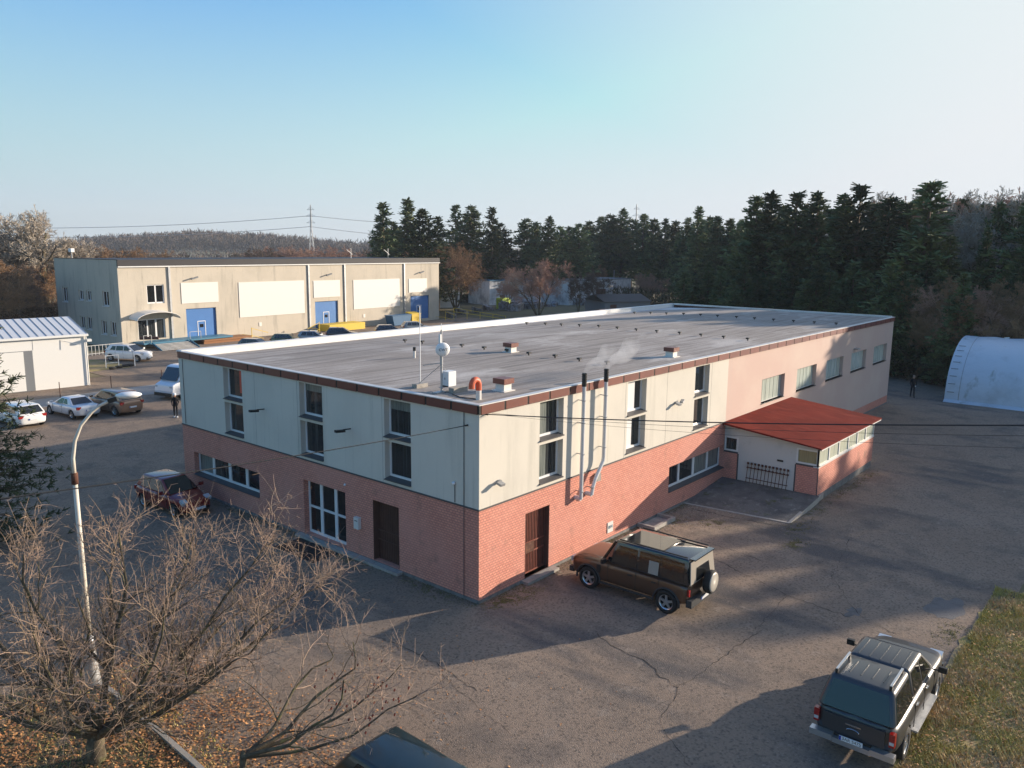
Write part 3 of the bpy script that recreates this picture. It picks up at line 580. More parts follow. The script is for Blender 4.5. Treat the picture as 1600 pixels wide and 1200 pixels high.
def cabin(root, m_, zb, zt, xr0, xr1, xf1, xf0, wb, wt, roofm=None, bev=.07, name='cabin', glass='glass_dark', sides=(), rear=True, front=True, rear_in=.1, gl_rear=(.12, .9), gl_front=(.06,.93)):
    """greenhouse: belt zb, roof zt; rear base/top, front top/base x; half widths; glass panels sit on its planes"""
    b = [(xr0, wb, zb), (xf0, wb, zb), (xf0, -wb, zb), (xr0, -wb, zb)]; t = [(xr1, wt, zt), (xf1, wt, zt), (xf1, -wt, zt), (xr1, -wt, zt)]
    mb = MB(); mb.add(b+t, [(0,1,2,3)[::-1], (4,5,6,7), (0,1,5,4), (1,2,6,5), (2,3,7,6), (3,0,4,7)])
    if roofm: mb.m[1] = 1
    o = mb.build(name, [m_, roofm] if roofm else m_, root); bake(o, ('BEVEL', dict(width=bev, segments=3, limit_method='NONE')))
    for p in o.data.polygons: p.use_smooth = True
    try: o.data.set_sharp_from_angle(angle=R(25))
    except Exception: pass
    def S(x, u, s): return Vector((x, s*(wb+(wt-wb)*u), zb+(zt-zb)*u))
    for poly in sides:                      # poly: (x, u) corners
        for s in (-1, 1):
            nrm = Vector((0, s*(zt-zb), (wb-wt))).normalized()
            MB().prism([S(x, u, s)-nrm*.02 for x, u in poly], nrm*.03).build('side_window', M[glass], root)
    def slab(x0, x1, u0, u1, inset, nm, sg):
        f = lambda u, y: Vector((x0+(x1-x0)*u, y*(wb+(wt-wb)*u), zb+(zt-zb)*u))
        nrm = Vector((sg*(zt-zb), 0, -sg*(x1-x0))).normalized()
        MB().prism([f(u0, -inset)-nrm*.02, f(u0, inset)-nrm*.02, f(u1, inset-.02)-nrm*.02, f(u1, -inset+.02)-nrm*.02], nrm*.03).build(nm, M[glass], root)
    if front: slab(xf0, xf1, *gl_front, .90, 'windscreen', 1)
    if rear: slab(xr0, xr1, *gl_rear, .86, 'rear_window', -1)
    return o
def mirror(root, x, y, z, m_):
    s = 1 if y > 0 else -1
    o = MB().bar((x, y-s*.12, z), (x, y+s*.04, z+.02), .03).obox((x, y+s*.12, z+.06), (.05,0,0), (0,.1,0), (0,0,.075)).build('mirror', m_, root); return o
def plate(root, x, z, face, txt=None, w=.52):
    """face +1 front, -1 rear"""
    o = MB().box(min(x, x+face*.015), max(x, x+face*.015), -w/2, w/2, z-.055, z+.055).build('number_plate', M['plate'], root)
    y0 = w/2*(-1 if face < 0 else 1)
    MB().box(min(x+face*.015, x+face*.018), max(x+face*.015, x+face*.018), *( (w/2-.05, w/2-.003) if face < 0 else (-w/2+.003, -w/2+.05)), z-.05, z+.05).build('country_band', M['plateblue'], o)
    if txt: text(txt, .105, M['black'], 'lettering', o, (x+face*.0165, (-.02 if face < 0 else .02), z), (R(90), 0, R(90*face)), .001)
    return o

# --- brown off-road wagon, nose to the brick wall
P_suv = paint('brown_paint', (.115, .062, .036), metal=.5)
S_ = empty('offroad_car', (4.42, -3.54, -.1), R(90)+R(.8), 'brown boxy off-road car with black roof and spare wheel, nose towards the sunlit brick wall', 'car')
M['roofblack'] = mat('black_roof_gloss', (.012, .013, .016), .08, coat=1, spec=.6)
car_body(S_, P_suv, -2.28, 2.36, 1.98, [(-2.28, 1.12), (-1.4, 1.14), (.9, 1.14), (1.25, 1.13), (2.1, 1.07), (2.28, .98), (2.36, .86)], [(-2.28, .5), (-1.9, .36), (1.9, .36), (2.36, .42)],
         [(-2.28, .93), (-2.15, .985), (-1.8, 1), (1.8, 1), (2.15, .95), (2.30, .84), (2.36, .76)], (-1.51, 1.51), .40, .95, arch=1.14)
cabin(S_, M['roofblack'], 1.12, 1.96, -2.26, -2.18, .55, 1.0, .93, .80, M['roofblack'], .075,
      sides=[[(-2.08,.12),(-1.28,.12),(-1.27,.84),(-2.05,.84)], [(-1.2,.12),(-.42,.12),(-.42,.84),(-1.2,.84)], [(-.34,.12),(.62,.12),(.42,.84),(-.34,.84)]], rear=False)
MB().prism([(.58,.78,1.965),(.58,-.78,1.965),(.95,-.88,1.22),(.95,.88,1.22)][::1], (.0,0,.001)).build('pillar_trim', P_suv, S_) if False else None
for s in (-1, 1):
    MB().bar((1.0, s*.925, 1.15), (.53, s*.795, 1.95), .085, .06).build('pillar', P_suv, S_)
    MB().prism([(-1.16, s*.93, 1.2), (-.8, s*.93, 1.2), (-.8, s*.865, 1.62), (-1.16, s*.865, 1.62)], (0, s*.012, 0)).build('side_panel', mat('panel_light', (.34,.31,.27), .5), S_) if s == 1 else None
    for ax in (-1.51, 1.51):
        mb = MB(); pts = [(ax+.475*math.cos(a), s*.97, .40+.475*math.sin(a)) for a in [R(-8+14*k) for k in range(15)]]; mb.tube(pts, .035, 6); mb.build('wheel_arch', M['cladding'], S_)
    for dx in (-1.22, -.36, .72): MB().box(dx-.006, dx+.006, s*.975-.004, s*.975+.012, .5, 1.1).build('door_gap', M['black'], S_)
    for dx in (-1.12, -.22): MB().box(dx, dx+.16, s*.985-.01, s*.985+.02, .93, .97).build('door_handle', M['black'], S_)
    MB().box(-1.0, 1.0, s*.96-.03, s*.96+.02, .34, .42).build('side_sill', M['cladding'], S_)
    mirror(S_, .82, s*1.0, 1.18, M['black'])
    MB().box(1.02, 1.16, s*.985-.01, s*.985+.02, .72, 1.0).build('wing_vent', M['black'], S_)
    wheel(S_, 1.51, s*.86, .40, .25); wheel(S_, -1.51, s*.86, .40, .25)
    MB().box(-2.30,-2.24, s*.88-.045, s*.88+.045, .78, 1.0).build('tail_lamp', M['tail'], S_)
    MB().obox((2.29, s*.70, .86), (.05,0,0), (0,.13,0), (0,0,.09)).build('headlight', M['head'], S_)
    MB().bar((-2.1, s*.74, 2.0), (.4, s*.76, 2.01), .035).build('roof_rail', M['black'], S_)
MB().box(-1.2,.35,-.6,.6,1.955,1.972).build('sunroof', M['roofblack'], S_)
MB().box(-1.20,-1.17,-.6,.6,1.972,1.98).build('sunroof_bar', M['black'], S_)
MB().box(.95,1.9,-.3,.3,1.125,1.15).build('bonnet_vent', M['black'], S_) if False else None
rd = MB(); rd.prism([(-2.285,-.86,1.16),(-2.285,.86,1.16),(-2.215,.78,1.88),(-2.215,-.78,1.88)], (-.03,0,0)); tg = rd.build('tailgate_panel', paint('tailgate_paint', (.45,.40,.33), metal=.1), S_)
mb = MB(); mb.prism([(-2.33,-.5,1.2),(-2.33,.5,1.2),(-2.29,.42,1.62),(-2.29,-.42,1.62)], (.02,0,0)); mb.build('rear_window', M['glass_dark'], S_)
MB().box(-2.40,-2.2,-.93,.93,.42,.66).build('rear_bumper', M['cladding'], S_)
MB().box(2.2,2.39,-.86,.86,.40,.58).build('front_bumper', M['cladding'], S_)
sp_ = empty('spare_wheel', (-2.52, -.12, 1.04)); sp_.parent = S_
MB().lathe([(0,-.13),(.33,-.13),(.385,-.08),(.39,.02),(.36,.11),(.2,.13)], 28, 'x').build('tyre', M['tyre'], sp_, True)
MB().lathe([(0,-.150),(.28,-.148),(.335,-.13),(.335,-.08)], 28, 'x').build('wheel_cover', paint('cover_paint', (.50,.46,.39), metal=.1), sp_, True)
plate(S_, -2.405, .56, -1)
MB().obox((-2.25,0,1.95),(.1,0,0),(0,.7,0),(0,0,.02)).build('spoiler', M['roofblack'], S_)

# --- grey double cab pickup with a canopy
P_pk = paint('grey_paint', (.055, .056, .060), metal=.3, coat=.35, rough=.36)
P_ = empty('pickup_truck', (2.12, -12.12, -.1), R(.5), 'dark grey double cab pickup with canopy and silver roof rails beside the grass verge', 'pickup')
car_body(P_, P_pk, -2.66, 2.62, 1.86, [(-2.66, 1.16), (-2.5, 1.2), (-1.0, 1.2), (1.2, 1.17), (1.9, 1.12), (2.4, 1.02), (2.62, .82)], [(-2.66, .56), (-2.2, .46), (1.9, .42), (2.62, .42)],
         [(-2.66, .93), (-2.5, .98), (-2, 1), (1.7, 1), (2.15, .95), (2.45, .84), (2.62, .68)], (-1.61, 1.61), .39, .94, arch=1.13)
cabin(P_, P_pk, 1.18, 1.84, -.98, -.90, .28, 1.12, .86, .68, None, .09, sides=[[(-.86,.1),(-.12,.1),(-.14,.86),(-.80,.86)], [(-.02,.1),(.78,.1),(.24,.86),(-.04,.86)]], rear=False, gl_front=(.04,.93))
cabin(P_, P_pk, 1.18, 1.88, -2.62, -2.26, -1.0, -1.02, .87, .70, None, .09, name='canopy', sides=[[(-2.46,.08),(-1.10,.08),(-1.12,.84),(-2.22,.84)]], front=False, gl_rear=(.06,.88))
for k in range(5):
    y = -.5+.25*k; MB().box(-.8,.15,y-.012,y+.012,1.84,1.85).build('roof_rib', P_pk, P_)
    if k < 4: MB().box(-1.95,-1.3,y+.11,y+.13,1.88,1.892).build('roof_rib', P_pk, P_)
for s in (-1, 1):
    rr = MB().bar((-2.18,s*.60,1.97),(-1.18,s*.60,1.98),.05,.03).build('roof_rail', M['rim'], P_)
    for x in (-2.15,-1.22): MB().box(x-.05,x+.05,s*.60-.03,s*.60+.03,1.86,1.97).build('rail_foot', M['black'], rr)
    mirror(P_, .82, s*1.0, 1.22, M['black'])
    for dx in (-1.0, -.05, .98): MB().box(dx-.006, dx+.006, s*.925-.004, s*.925+.012, .52, 1.16).build('door_gap', M['black'], P_)
    for dx in (-.86, .1): MB().box(dx, dx+.18, s*.93-.01, s*.93+.03, .97, 1.02).build('door_handle', M['chrome'], P_)
    MB().box(-1.0,1.05,s*.90-.12,s*.90+.12,.38,.43).build('side_step', M['galv'], P_)
    wheel(P_, 1.61, s*.80, .39, .25, 6); wheel(P_, -1.61, s*.80, .39, .25, 6)
    tl = MB().box(-2.70,-2.56,s*.83-.06,s*.83+.06,.80,1.12).build('tail_lamp', M['tail'], P_); MB().box(-2.71,-2.69,s*.83-.05,s*.83+.05,.86,.93).build('reverse_lamp', M['head'], tl)
    MB().obox((2.40, s*.66, .88), (.12,0,.02), (0,.16,0), (0,0,.08)).build('headlight', M['head'], P_)
mb = MB(); mb.box(-2.82,-2.62,-.93,-.42,.5,.64).box(-2.82,-2.62,.42,.93,.5,.64).box(-2.78,-2.64,-.42,.42,.46,.58); mb.build('rear_bumper', M['steel'], P_)
MB().box(-2.71,-2.66,-.68,.68,.72,1.12).build('tailgate', P_pk, P_)
plate(P_, -2.80, .66, -1, '3AR 5475')
MB().box(-2.72,-2.71,-.17,.17,.98,1.01).build('tailgate_badge', M['chrome'], P_)
mb = MB(); pts = [(-2.715,.14*math.cos(R(a)),.85+.06*math.sin(R(a))) for a in range(0,181,20)]; mb.tube(pts,.008,5); mb.build('tailgate_emblem', M['chrome'], P_)
MB().box(-2.66,-2.5,-.6,.6,1.84,1.87).build('brake_light_spoiler', P_pk, P_) if False else None
MB().box(2.5,2.66,-.85,.85,.42,.62).build('front_bumper', P_pk, P_)
MB().obox((1.15,0,1.235),(.42,0,-.03),(0,.24,0),(0,0,.02)).build('bonnet_bulge', P_pk, P_)

# --- generic cars
def hatch(name, label, loc, rz, col, L=4.0, W=1.7, H=1.47, wr=.31, kind='hatch', spoilers=False, glass='glass_dark', det=True, group=None, cat='car', metal=.3, plate_f=True):
    r = empty(name, loc, rz, label, cat, group); p = paint(name+'_paint', col, metal=metal); h = L/2
    if kind == 'hatch':
        top = [(-h, .80), (-h+.12, .92), (-h+.5, .95), (h-1.1, .90), (h-.5, .80), (h-.15, .68), (h, .50)]
        cab = (.9, H, -h+.10, -h+.55, h-1.95, h-1.12, W/2-.09, W/2-.27); sd_ = [[(-h+.55,.12),(-h+1.25,.1),(-h+1.2,.82),(-h+.78,.82)], [(-h+1.3,.1),(-h+2.0,.1),(-h+1.98,.84),(-h+1.25,.84)], [(-h+2.06,.1),(h-1.45,.1),(h-2.02,.84),(-h+2.04,.84)]]
    elif kind == 'wagon':
        top = [(-h, .82), (-h+.12, .95), (-h+.5, .96), (h-1.2, .92), (h-.5, .80), (h-.15, .66), (h, .50)]
        cab = (.92, H, -h+.08, -h+.55, h-2.05, h-1.2, W/2-.09, W/2-.27); sd_ = [[(-h+.6,.14),(-h+1.35,.12),(-h+1.3,.82),(-h+.85,.82)], [(-h+1.42,.1),(-h+2.25,.1),(-h+2.22,.84),(-h+1.38,.84)], [(-h+2.32,.1),(h-1.5,.1),(h-2.12,.84),(-h+2.3,.84)]]
    elif kind == 'coupe':
        top = [(-h, .80), (-h+.1, .93), (-h+.75, .95), (h-1.2, .88), (h-.5, .78), (h-.15, .66), (h, .50)]
        cab = (.90, H, -h+.75, -h+1.5, h-2.1, h-1.25, W/2-.1, W/2-.32); sd_ = [[(-h+1.35,.14),(-h+1.9,.12),(-h+1.9,.8),(-h+1.62,.8)], [(-h+1.98,.1),(h-1.6,.1),(h-2.18,.82),(-h+1.98,.82)]]
    elif kind == 'suv':
        top = [(-h, .95), (-h+.1, 1.05), (-h+.6, 1.08), (h-1.1, 1.05), (h-.4, .95), (h-.12, .78), (h, .55)]
        cab = (1.05, H, -h+.06, -h+.65, h-1.95, h-1.1, W/2-.1, W/2-.29); sd_ = [[(-h+.7,.14),(-h+1.35,.12),(-h+1.35,.8),(-h+.98,.8)], [(-h+1.42,.1),(-h+2.25,.1),(-h+2.22,.84),(-h+1.42,.84)], [(-h+2.32,.1),(h-1.4,.1),(h-2.02,.84),(-h+2.3,.84)]]
    ax = (-h+.78, h-.80)
    car_body(r, p, -h, h, W, top, [(-h, .30), (-h+.4, .22), (h-.4, .2), (h, .24)], [(-h, .78), (-h+.18, .92), (-h+.55, .99), (0, 1), (h-.8, .97), (h-.3, .84), (h, .6)], ax, wr, .92)
    zb, zt, a, b, c, d, wb, wt = cab
    cabin(r, p, zb, zt, a, b, c, d, wb, wt, None, .08, sides=sd_)
    for s in (-1, 1):
        for x in ax: wheel(r, x, s*(W/2-.13), wr, .2, 5)
        MB().obox((-h+.10, s*(W/2-.22), .80 if kind != 'suv' else .92), (.06,0,.0), (0,.14,0), (0,0,.09)).build('tail_lamp', M['tail'], r)
        MB().obox((h-.32, s*(W/2-.28), .70 if kind != 'suv' else .84), (.13,0,-.05), (0,.13,0), (.02,0,.065)).build('headlight', M['head'], r)
        mirror(r, d-.28, s*(W/2+.02), zb+.06, p)
        if det:
            for dx in ((sd_[1][0][0]-.03), sd_[-1][0][0]-.03, d-.1): MB().box(dx-.005, dx+.005, s*W/2*.985-.006, s*W/2*.985+.01, .36, zb-.02).build('door_gap', M['black'], r)
            MB().box(sd_[-1][0][0]+.05, sd_[-1][0][0]+.2, s*W/2*.985-.006, s*W/2*.985+.025, zb-.16, zb-.13).build('door_handle', p, r)
    MB().box(h-.06, h+.012, -.45, .45, .30, .42).build('grille', M['black'], r)
    plate(r, h+.015, .40, 1); plate(r, -h-.015, .62, -1)
    return r
hatch('red_hatchback', 'dark red small hatchback parked in the shade along the brick wall under the long window', (-1.78, 16.95, -.1), R(-86), (.22, .012, .010), 4.0, 1.69, 1.46)
hatch('dark_estate', 'very dark green car at the bottom edge, only its roof showing behind twigs', (-8.50, -6.55, -.1), R(-90), (.012, .028, .026), 4.7, 1.82, 1.46, .33, 'wagon')
hatch('white_wagon', 'white estate car, leftmost of the row in the left yard, partly behind the spruce', (-.15, 40.9, -.1), R(94), (.75, .75, .74), 4.7, 1.82, 1.46, .33, 'wagon', metal=0)
hatch('silver_coupe', 'pale silver blue sports coupe parked between the white estate and the bronze car', (3.35, 41.1, -.1), R(96), (.62, .66, .72), 4.5, 1.80, 1.36, .33, 'coupe', metal=.2)
hatch('bronze_suv', 'bronze brown crossover parked nearest to the white van, its sunlit tailgate facing the camera', (5.75, 40.15, -.1), R(97), (.33, .20, .13), 4.6, 1.88, 1.66, .36, 'suv', metal=.4)
hatch('white_suv', 'white crossover parked in front of the blue steps of the far warehouse', (18.0, 64.6, -.1), R(-62), (.78, .79, .8), 4.6, 1.88, 1.64, .36, 'suv', metal=0)
# van behind the left corner of the building
V = empty('delivery_van', (12.7, 42.4, -.1), R(193), 'white delivery van half hidden behind the left corner of the cream building', 'van')
P_v = paint('van_white', (.72, .75, .80), metal=0)
mb = MB(); prof = [(-2.6,.35),(-2.6,2.35),(-2.45,2.45),(1.0,2.5),(1.35,2.42),(2.05,1.35),(2.55,1.15),(2.62,.7),(2.6,.35)]
mb.prism([(x,-.98,z) for x,z in prof], (0,1.96,0)); vb = mb.build('body', P_v, V); bake(vb, ('BEVEL', dict(width=.09, segments=3)))
for s in (-1, 1):
    MB().prism([(1.05,s*.985,1.35),(1.95,s*.985,1.35),(1.42,s*.975,2.15),(1.05,s*.975,2.2)], (0,s*.012,0)).build('side_window', M['glass_dark'], V)
    wheel(V, 1.6, s*.85, .34, .22); wheel(V, -1.6, s*.85, .34, .22); mirror(V, 1.75, s*1.05, 1.42, M['black'])
    MB().obox((2.5,s*.78,.95),(.08,0,0),(0,.13,0),(0,0,.13)).build('headlight', M['head'], V)
MB().prism([(2.06,-.86,1.42),(2.06,.86,1.42),(1.42,.8,2.34),(1.42,-.8,2.34)], (.03,0,.02)).build('windscreen', M['glass_dark'], V)
MB().box(2.5,2.68,-.95,.95,.3,.55).build('front_bumper', M['black'], V)

# ------------------------------------------------------------ people
def person(label, loc, rz, verts, edges, rad, parts, name='person'):
    r = empty(name, loc, rz, label, 'person')
    me = bpy.data.meshes.new('body'); me.from_pydata(verts, edges, []); me.materials.append(M['cloth'])
    o = bpy.data.objects.new('body', me); COL.objects.link(o); o.parent = r
    md = o.modifiers.new('s', 'SKIN'); sk = me.skin_vertices[0].data
    for i, q in enumerate(rad): sk[i].radius = (q, q*(.75 if i in (1,2,3) else 1))
    sk[0].use_root = True
    bake(o, ('SUBSURF', dict(levels=2, render_levels=2)))
    for n_, m_, pr in parts: pr.build(n_, M[m_], r, True)
    return r
def fig(s, stride, armf, bend=0.):
    """s height scale; returns skeleton"""
    v = [(0,0,.95),(.02,0,1.12),(.04+bend*.3,0,1.32),(.04+bend*.5,0,1.45),(.06+bend*.6,0,1.54),(.09+bend*.8,0,1.62),(.09+bend*.9,0,1.74),
         (0,.09,.90),(stride*.5,.10,.50),(stride,.10,.09),(stride+.14,.10,.04),
         (0,-.09,.90),(-stride*.3,-.10,.50),(-stride,-.10,.10),(-stride+.14,-.10,.04),
         (.03+bend*.4,.17,1.42),(-.0+armf*.1,.23,1.16),(armf*.35+.05,.19,.98),(armf*.5+.1,.15,.93),
         (.03+bend*.4,-.17,1.42),(-.02+armf*.1,-.23,1.16),(armf*.35+.05,-.19,.98),(armf*.5+.1,-.15,.93)]
    e = [(0,1),(1,2),(2,3),(3,4),(4,5),(5,6),(0,7),(7,8),(8,9),(9,10),(0,11),(11,12),(12,13),(13,14),(3,15),(15,16),(16,17),(17,18),(3,19),(19,20),(20,21),(21,22)]
    rd = [.15,.145,.165,.13,.055,.095,.085,.09,.065,.05,.04,.09,.065,.05,.04,.07,.05,.04,.035,.07,.05,.04,.035]
    return [tuple(c*s for c in p) for p in v], e, [q*s for q in rd]
v, e, rd = fig(.93, .08, .5, .12)
def shoe(x, y): return MB().obox((x+.06, y, .05), (.13,0,0), (0,.045,0), (0,0,.05))
def cap(x, z, s): return MB().lathe([(0,.12*s),(.07*s,.1*s),(.105*s,.04*s),(.105*s,-.03*s),(.08*s,-.05*s)][::-1], 12, 'z', (x, 0, z))
def face(x, z, s): return MB().lathe([(0,-.11*s),(.06*s,-.09*s),(.088*s,0),(.08*s,.06*s),(0,.1*s)], 10, 'z', (x, 0, z)).obox((x+.085*s,0,z-.02),(.015,0,0),(0,.012,0),(0,0,.02))
q = gp(275, 652)
person('person in black clothes, white shoes and white cap standing in front of the van', (q.x, q.y, -.1), R(-120), v, e, rd, [('shoe','upvc',shoe(.07,.095)), ('shoe','upvc',shoe(-.08,-.095)), ('cap','dish',cap(.19,1.62,1)), ('face','skin',face(.21,1.55,1.0))])
v, e, rd = fig(.98, .26, .3)
q = gp(1425, 620)
person('person in dark jacket walking across the shaded yard towards the arched tent', (q.x, q.y, -.1), R(200), v, e, rd, [('shoe','black',shoe(.26,.1)), ('shoe','black',shoe(-.24,-.1)), ('hair','twig',cap(.09,1.70,.95)), ('face','skin',face(.115,1.63,1.0)), ('glove','upvc',MB().obox((.25,.15,.93),(.04,0,0),(0,.03,0),(0,0,.05)))])

# ------------------------------------------------------------ street lamp
Lp = empty('street_lamp', (-10.50, 4.45, -.1), 0, 'tall street lamp with curved arm and oval white head behind the bare tree', 'street lamp')
MB().lathe([(.0,0),(.21,0),(.20,.1),(.115,1.25),(.10,1.45),(.0,1.45)], 14).build('base_cone', M['galv'], Lp, True)
lampc = mat('pale_pole_paint', (.66,.61,.52), .5, layers=[(2,(.5,.46,.4),.5,.7),(5,(.35,.22,.14),.66,.75)])
MB().tube([(0,0,1.4),(-.01,0,3.5),(-.02,0,5.72)], [.07,.065,.058], 10).build('pole', lampc, Lp, True)
MB().tube([(-.02,0,5.62),(-.02,0,5.92)], .083, 10).build('rust_band', M['rust'], Lp, True)
arm = [(-.02,0,5.8),(-.02,0,6.3),(.05,-.03,6.75),(.2,-.1,7.15),(.45,-.2,7.47),(.62,-.28,7.62),(.86,-.39,7.74)]
MB().tube(arm, [.055,.05,.046,.044,.042,.04,.04], 8).build('arm', lampc, Lp, True)
hd = Vector((.9,-.42,.0)).normalized()
mb = MB(); mb.lathe([(0,-.075),(.10,-.065),(.16,-.0),(.15,.04),(.09,.085),(0,.1)], 16)
mb.v = [tuple(Vector((1.24,-.57,7.84))+hd*(v[0]*2.0)+Vector((-hd.y,hd.x,0))*v[1]*1.15+Vector((0,0,v[2]))) for v in mb.v]
mb.build('lamp_head', M['dish'], Lp, True)
MB().bar((.80,-.36,7.72),(.98,-.45,7.78),.11,.12).build('collar', M['black'], Lp)

# ------------------------------------------------------------ overhead cables
def cable(name, a, b, sag, r, label, m_='black'):
    a = Vector(a); b = Vector(b); pts = [a.lerp(b, k/24)-Vector((0,0,sag*4*(k/24)*(1-k/24))) for k in range(25)]
    return tag(MB().tube(pts, r, 4).build(name, M[m_]), label, 'cable')
cable('overhead_cable', (-.12,.5,5.93), far(-160, 800, 18), .12, .014, 'black cable running down left from the dark corner of the shaded wall')
e1 = far(1760, 664, 20.5)
cable('overhead_cable', (.28,-.12,6.33), e1, .12, .016, 'thick black cable running right from the sunlit corner across the red annex roof')
cable('overhead_cable', (.5,-.1,6.33), far(1760, 682, 20.5), .18, .005, 'thin wire just below the thick black cable on the right')
cable('overhead_cable', (.5,-.1,6.30), far(1760, 704, 20.5), .2, .004, 'lowest and thinnest wire on the right, below the two others')

# ------------------------------------------------------------ white shed on the left
H_ = empty('white_shed', (9.2, 52.6, -.1), R(175), 'white metal clad shed with pale blue ribbed roof, left of the warehouse', 'shed')
def hb(mb, n, m_, par=None, sm=False): return mb.build(n, M[m_] if isinstance(m_, str) else m_, par or H_, sm)
# local x runs to the left along the front, y away from the viewer is negative
hb(MB().box(0, 22, -9, 0, 0, 4.35), 'walls', 'shed')
hb(MB().prism([(0,-9,4.35),(0,0,4.35),(0,-4.5,5.35)], (22,0,0)), 'gable', 'shed')
mb = MB(); mb.add([(-.1,.15,4.33),(22,.15,4.33),(22,-4.5,5.45),(-.1,-4.5,5.45),(-.1,.15,4.25),(22,.15,4.25),(22,-4.5,5.37),(-.1,-4.5,5.37)],[(0,1,2,3),(7,6,5,4),(0,4,5,1),(0,3,7,4),(1,5,6,2)])
mb.add([(-.1,-9.15,4.33),(22,-9.15,4.33),(22,-4.5,5.45),(-.1,-4.5,5.45)],[(3,2,1,0)])
rf = hb(mb, 'roof', 'shedroof')
mb = MB()
for k in range(38): x = -.05+.6*k; mb.prism([(x-.025,.15,4.335),(x+.025,.15,4.335),(x+.025,-4.5,5.455),(x-.025,-4.5,5.455)], (0,0,.03))
hb(mb, 'seams', 'galv', rf)
hb(MB().bar((-.1,.2,4.22),(22,.2,4.22),.12,.14), 'gutter', 'shed', rf)
hb(MB().box(4.05, 9.5, -.01, .012, 0, 3.25), 'door_opening', 'greyroof'); hb(MB().box(4.7, 9.5, .014, .05, .05, 3.2), 'sliding_door', 'shed')
hb(MB().tube([(.08,.1,4.2),(.08,.1,0)], .05, 6), 'downpipe', 'shed'); hb(MB().bar((2.0,.0,3.9),(.6,.6,3.5),.04,.04).box(-.25,.1,.1,.5,3.7,3.9), 'lamp_bracket', 'shed')
hb(MB().box(3.98, 4.0, .0, .012, 3.25, 4.3), 'panel_joint', 'greyroof')

# ------------------------------------------------------------ far warehouse with blue doors
WA = R(2.8)
W_ = empty('warehouse', (21.5, 73.9, -.1), WA, 'long beige warehouse with white wall panels, blue roller doors and a black roof edge', 'warehouse')
def wb_(mb, n, m_, par=None): return mb.build(n, M[m_] if isinstance(m_, str) else m_, par or W_)
WL = 52.6
blue = [(7.9, 11.9, .35, 4.1), (27.2, 31.3, .35, 4.05), (46.0, 50.2, .35, 4.05)]
mb = MB(); wall(mb, 0, 0, WL, -.05, 9.2, blue+[(3.2, 5.3, 4.95, 7.1), (1.9, 5.2, .9, 3.2)], .25); wb_(mb, 'facade', 'ware')
end = MB(); wall(end, 1, 0, 15.4, -.05, 9.95, [(2.4,3.85,4.7,6.4),(6.5,7.7,5.1,6.3),(8.4,9.6,5.1,6.3),(12.5,13.8,4.7,6.5),(1.2,2.4,1.4,3.0),(3.4,4.6,1.4,3.0),(6.9,8.1,1.7,3.2),(8.6,9.8,1.7,3.2)], .25)
wb_(end, 'end_wall', 'ware')
for (a0,a1,z0,z1) in [(2.4,3.85,4.7,6.4),(6.5,7.7,5.1,6.3),(8.4,9.6,5.1,6.3),(12.5,13.8,4.7,6.5),(1.2,2.4,1.4,3.0),(3.4,4.6,1.4,3.0),(6.9,8.1,1.7,3.2),(8.6,9.8,1.7,3.2)]:
    f = wb_(MB().box(.14,.2,a0,a0+.1,z0,z1).box(.14,.2,a1-.1,a1,z0,z1).box(.14,.2,a0+.1,a1-.1,z0,z0+.12).box(.14,.2,a0+.1,a1-.1,z1-.1,z1).box(.14,.2,(a0+a1)/2-.06,(a0+a1)/2+.06,z0+.12,z1-.1), 'window_frame', 'upvc')
    wb_(MB().box(.17,.18,a0+.04,a1-.04,z0+.04,z1-.04), 'pane', 'glass_dark', f)
    wb_(MB().box(-.08,.14,a0-.05,a1+.05,z0-.08,z0), 'sill', 'upvc', f)
wb_(MB().quad((WL,0,-.05),(WL,15.4,-.05),(WL,15.4,9.9),(WL,0,9.9)).quad((0,15.4,-.05),(WL,15.4,-.05),(WL,15.4,9.9),(0,15.4,9.9)), 'rear_walls', 'ware')
wb_(MB().box(.6,WL-.3,.6,15.1,0,9.0), 'inner_core', 'black')
wb_(MB().quad((0,.1,9.85),(WL,.1,9.85),(WL,15.4,9.9),(0,15.4,9.9)), 'roof', 'darkroof')
wb_(MB().box(0,WL+.1,-.12,.1,9.2,9.97), 'roof_fascia', 'darkroof'); wb_(MB().box(0,WL+.1,-.2,-.125,9.12,9.24), 'gutter', 'white')
wb_(MB().box(-.04,.0,-.1,15.4,9.93,9.99), 'roof_edge', 'darkroof')
for (a0,a1,z0,z1) in [(7.4,12.3,4.75,7.2),(15.2,25.4,2.6,7.05),(27.0,31.7,4.6,6.95),(34.2,43.6,2.6,6.85),(45.6,49.7,4.6,6.75)]:
    wb_(MB().box(a0,a1,-.06,-.003,z0,z1), 'white_panel', 'panel')
for (a0,a1,z0,z1) in blue:
    d = wb_(MB().box(a0,a1,.18,.22,z0,z1), 'roller_door', 'bluedoor')
    w0 = a0+1.5; wb_(MB().box(w0,w0+.08,.15,.178,z0,z0+2.2).box(w0+1.0,w0+1.08,.15,.178,z0,z0+2.2).box(w0+.08,w0+1.0,.15,.178,z0+2.12,z0+2.2), 'wicket_door', 'upvc', d)
    wb_(MB().box(w0+.3,w0+.8,.165,.178,z0+1.4,z0+1.8), 'door_window', 'glass_dark', d)
for x in (6.0, 26.2, 32.6, 44.6): wb_(MB().box(x-.12,x+.12,-.16,-.003,.1,9.1), 'downpipe', 'galv')
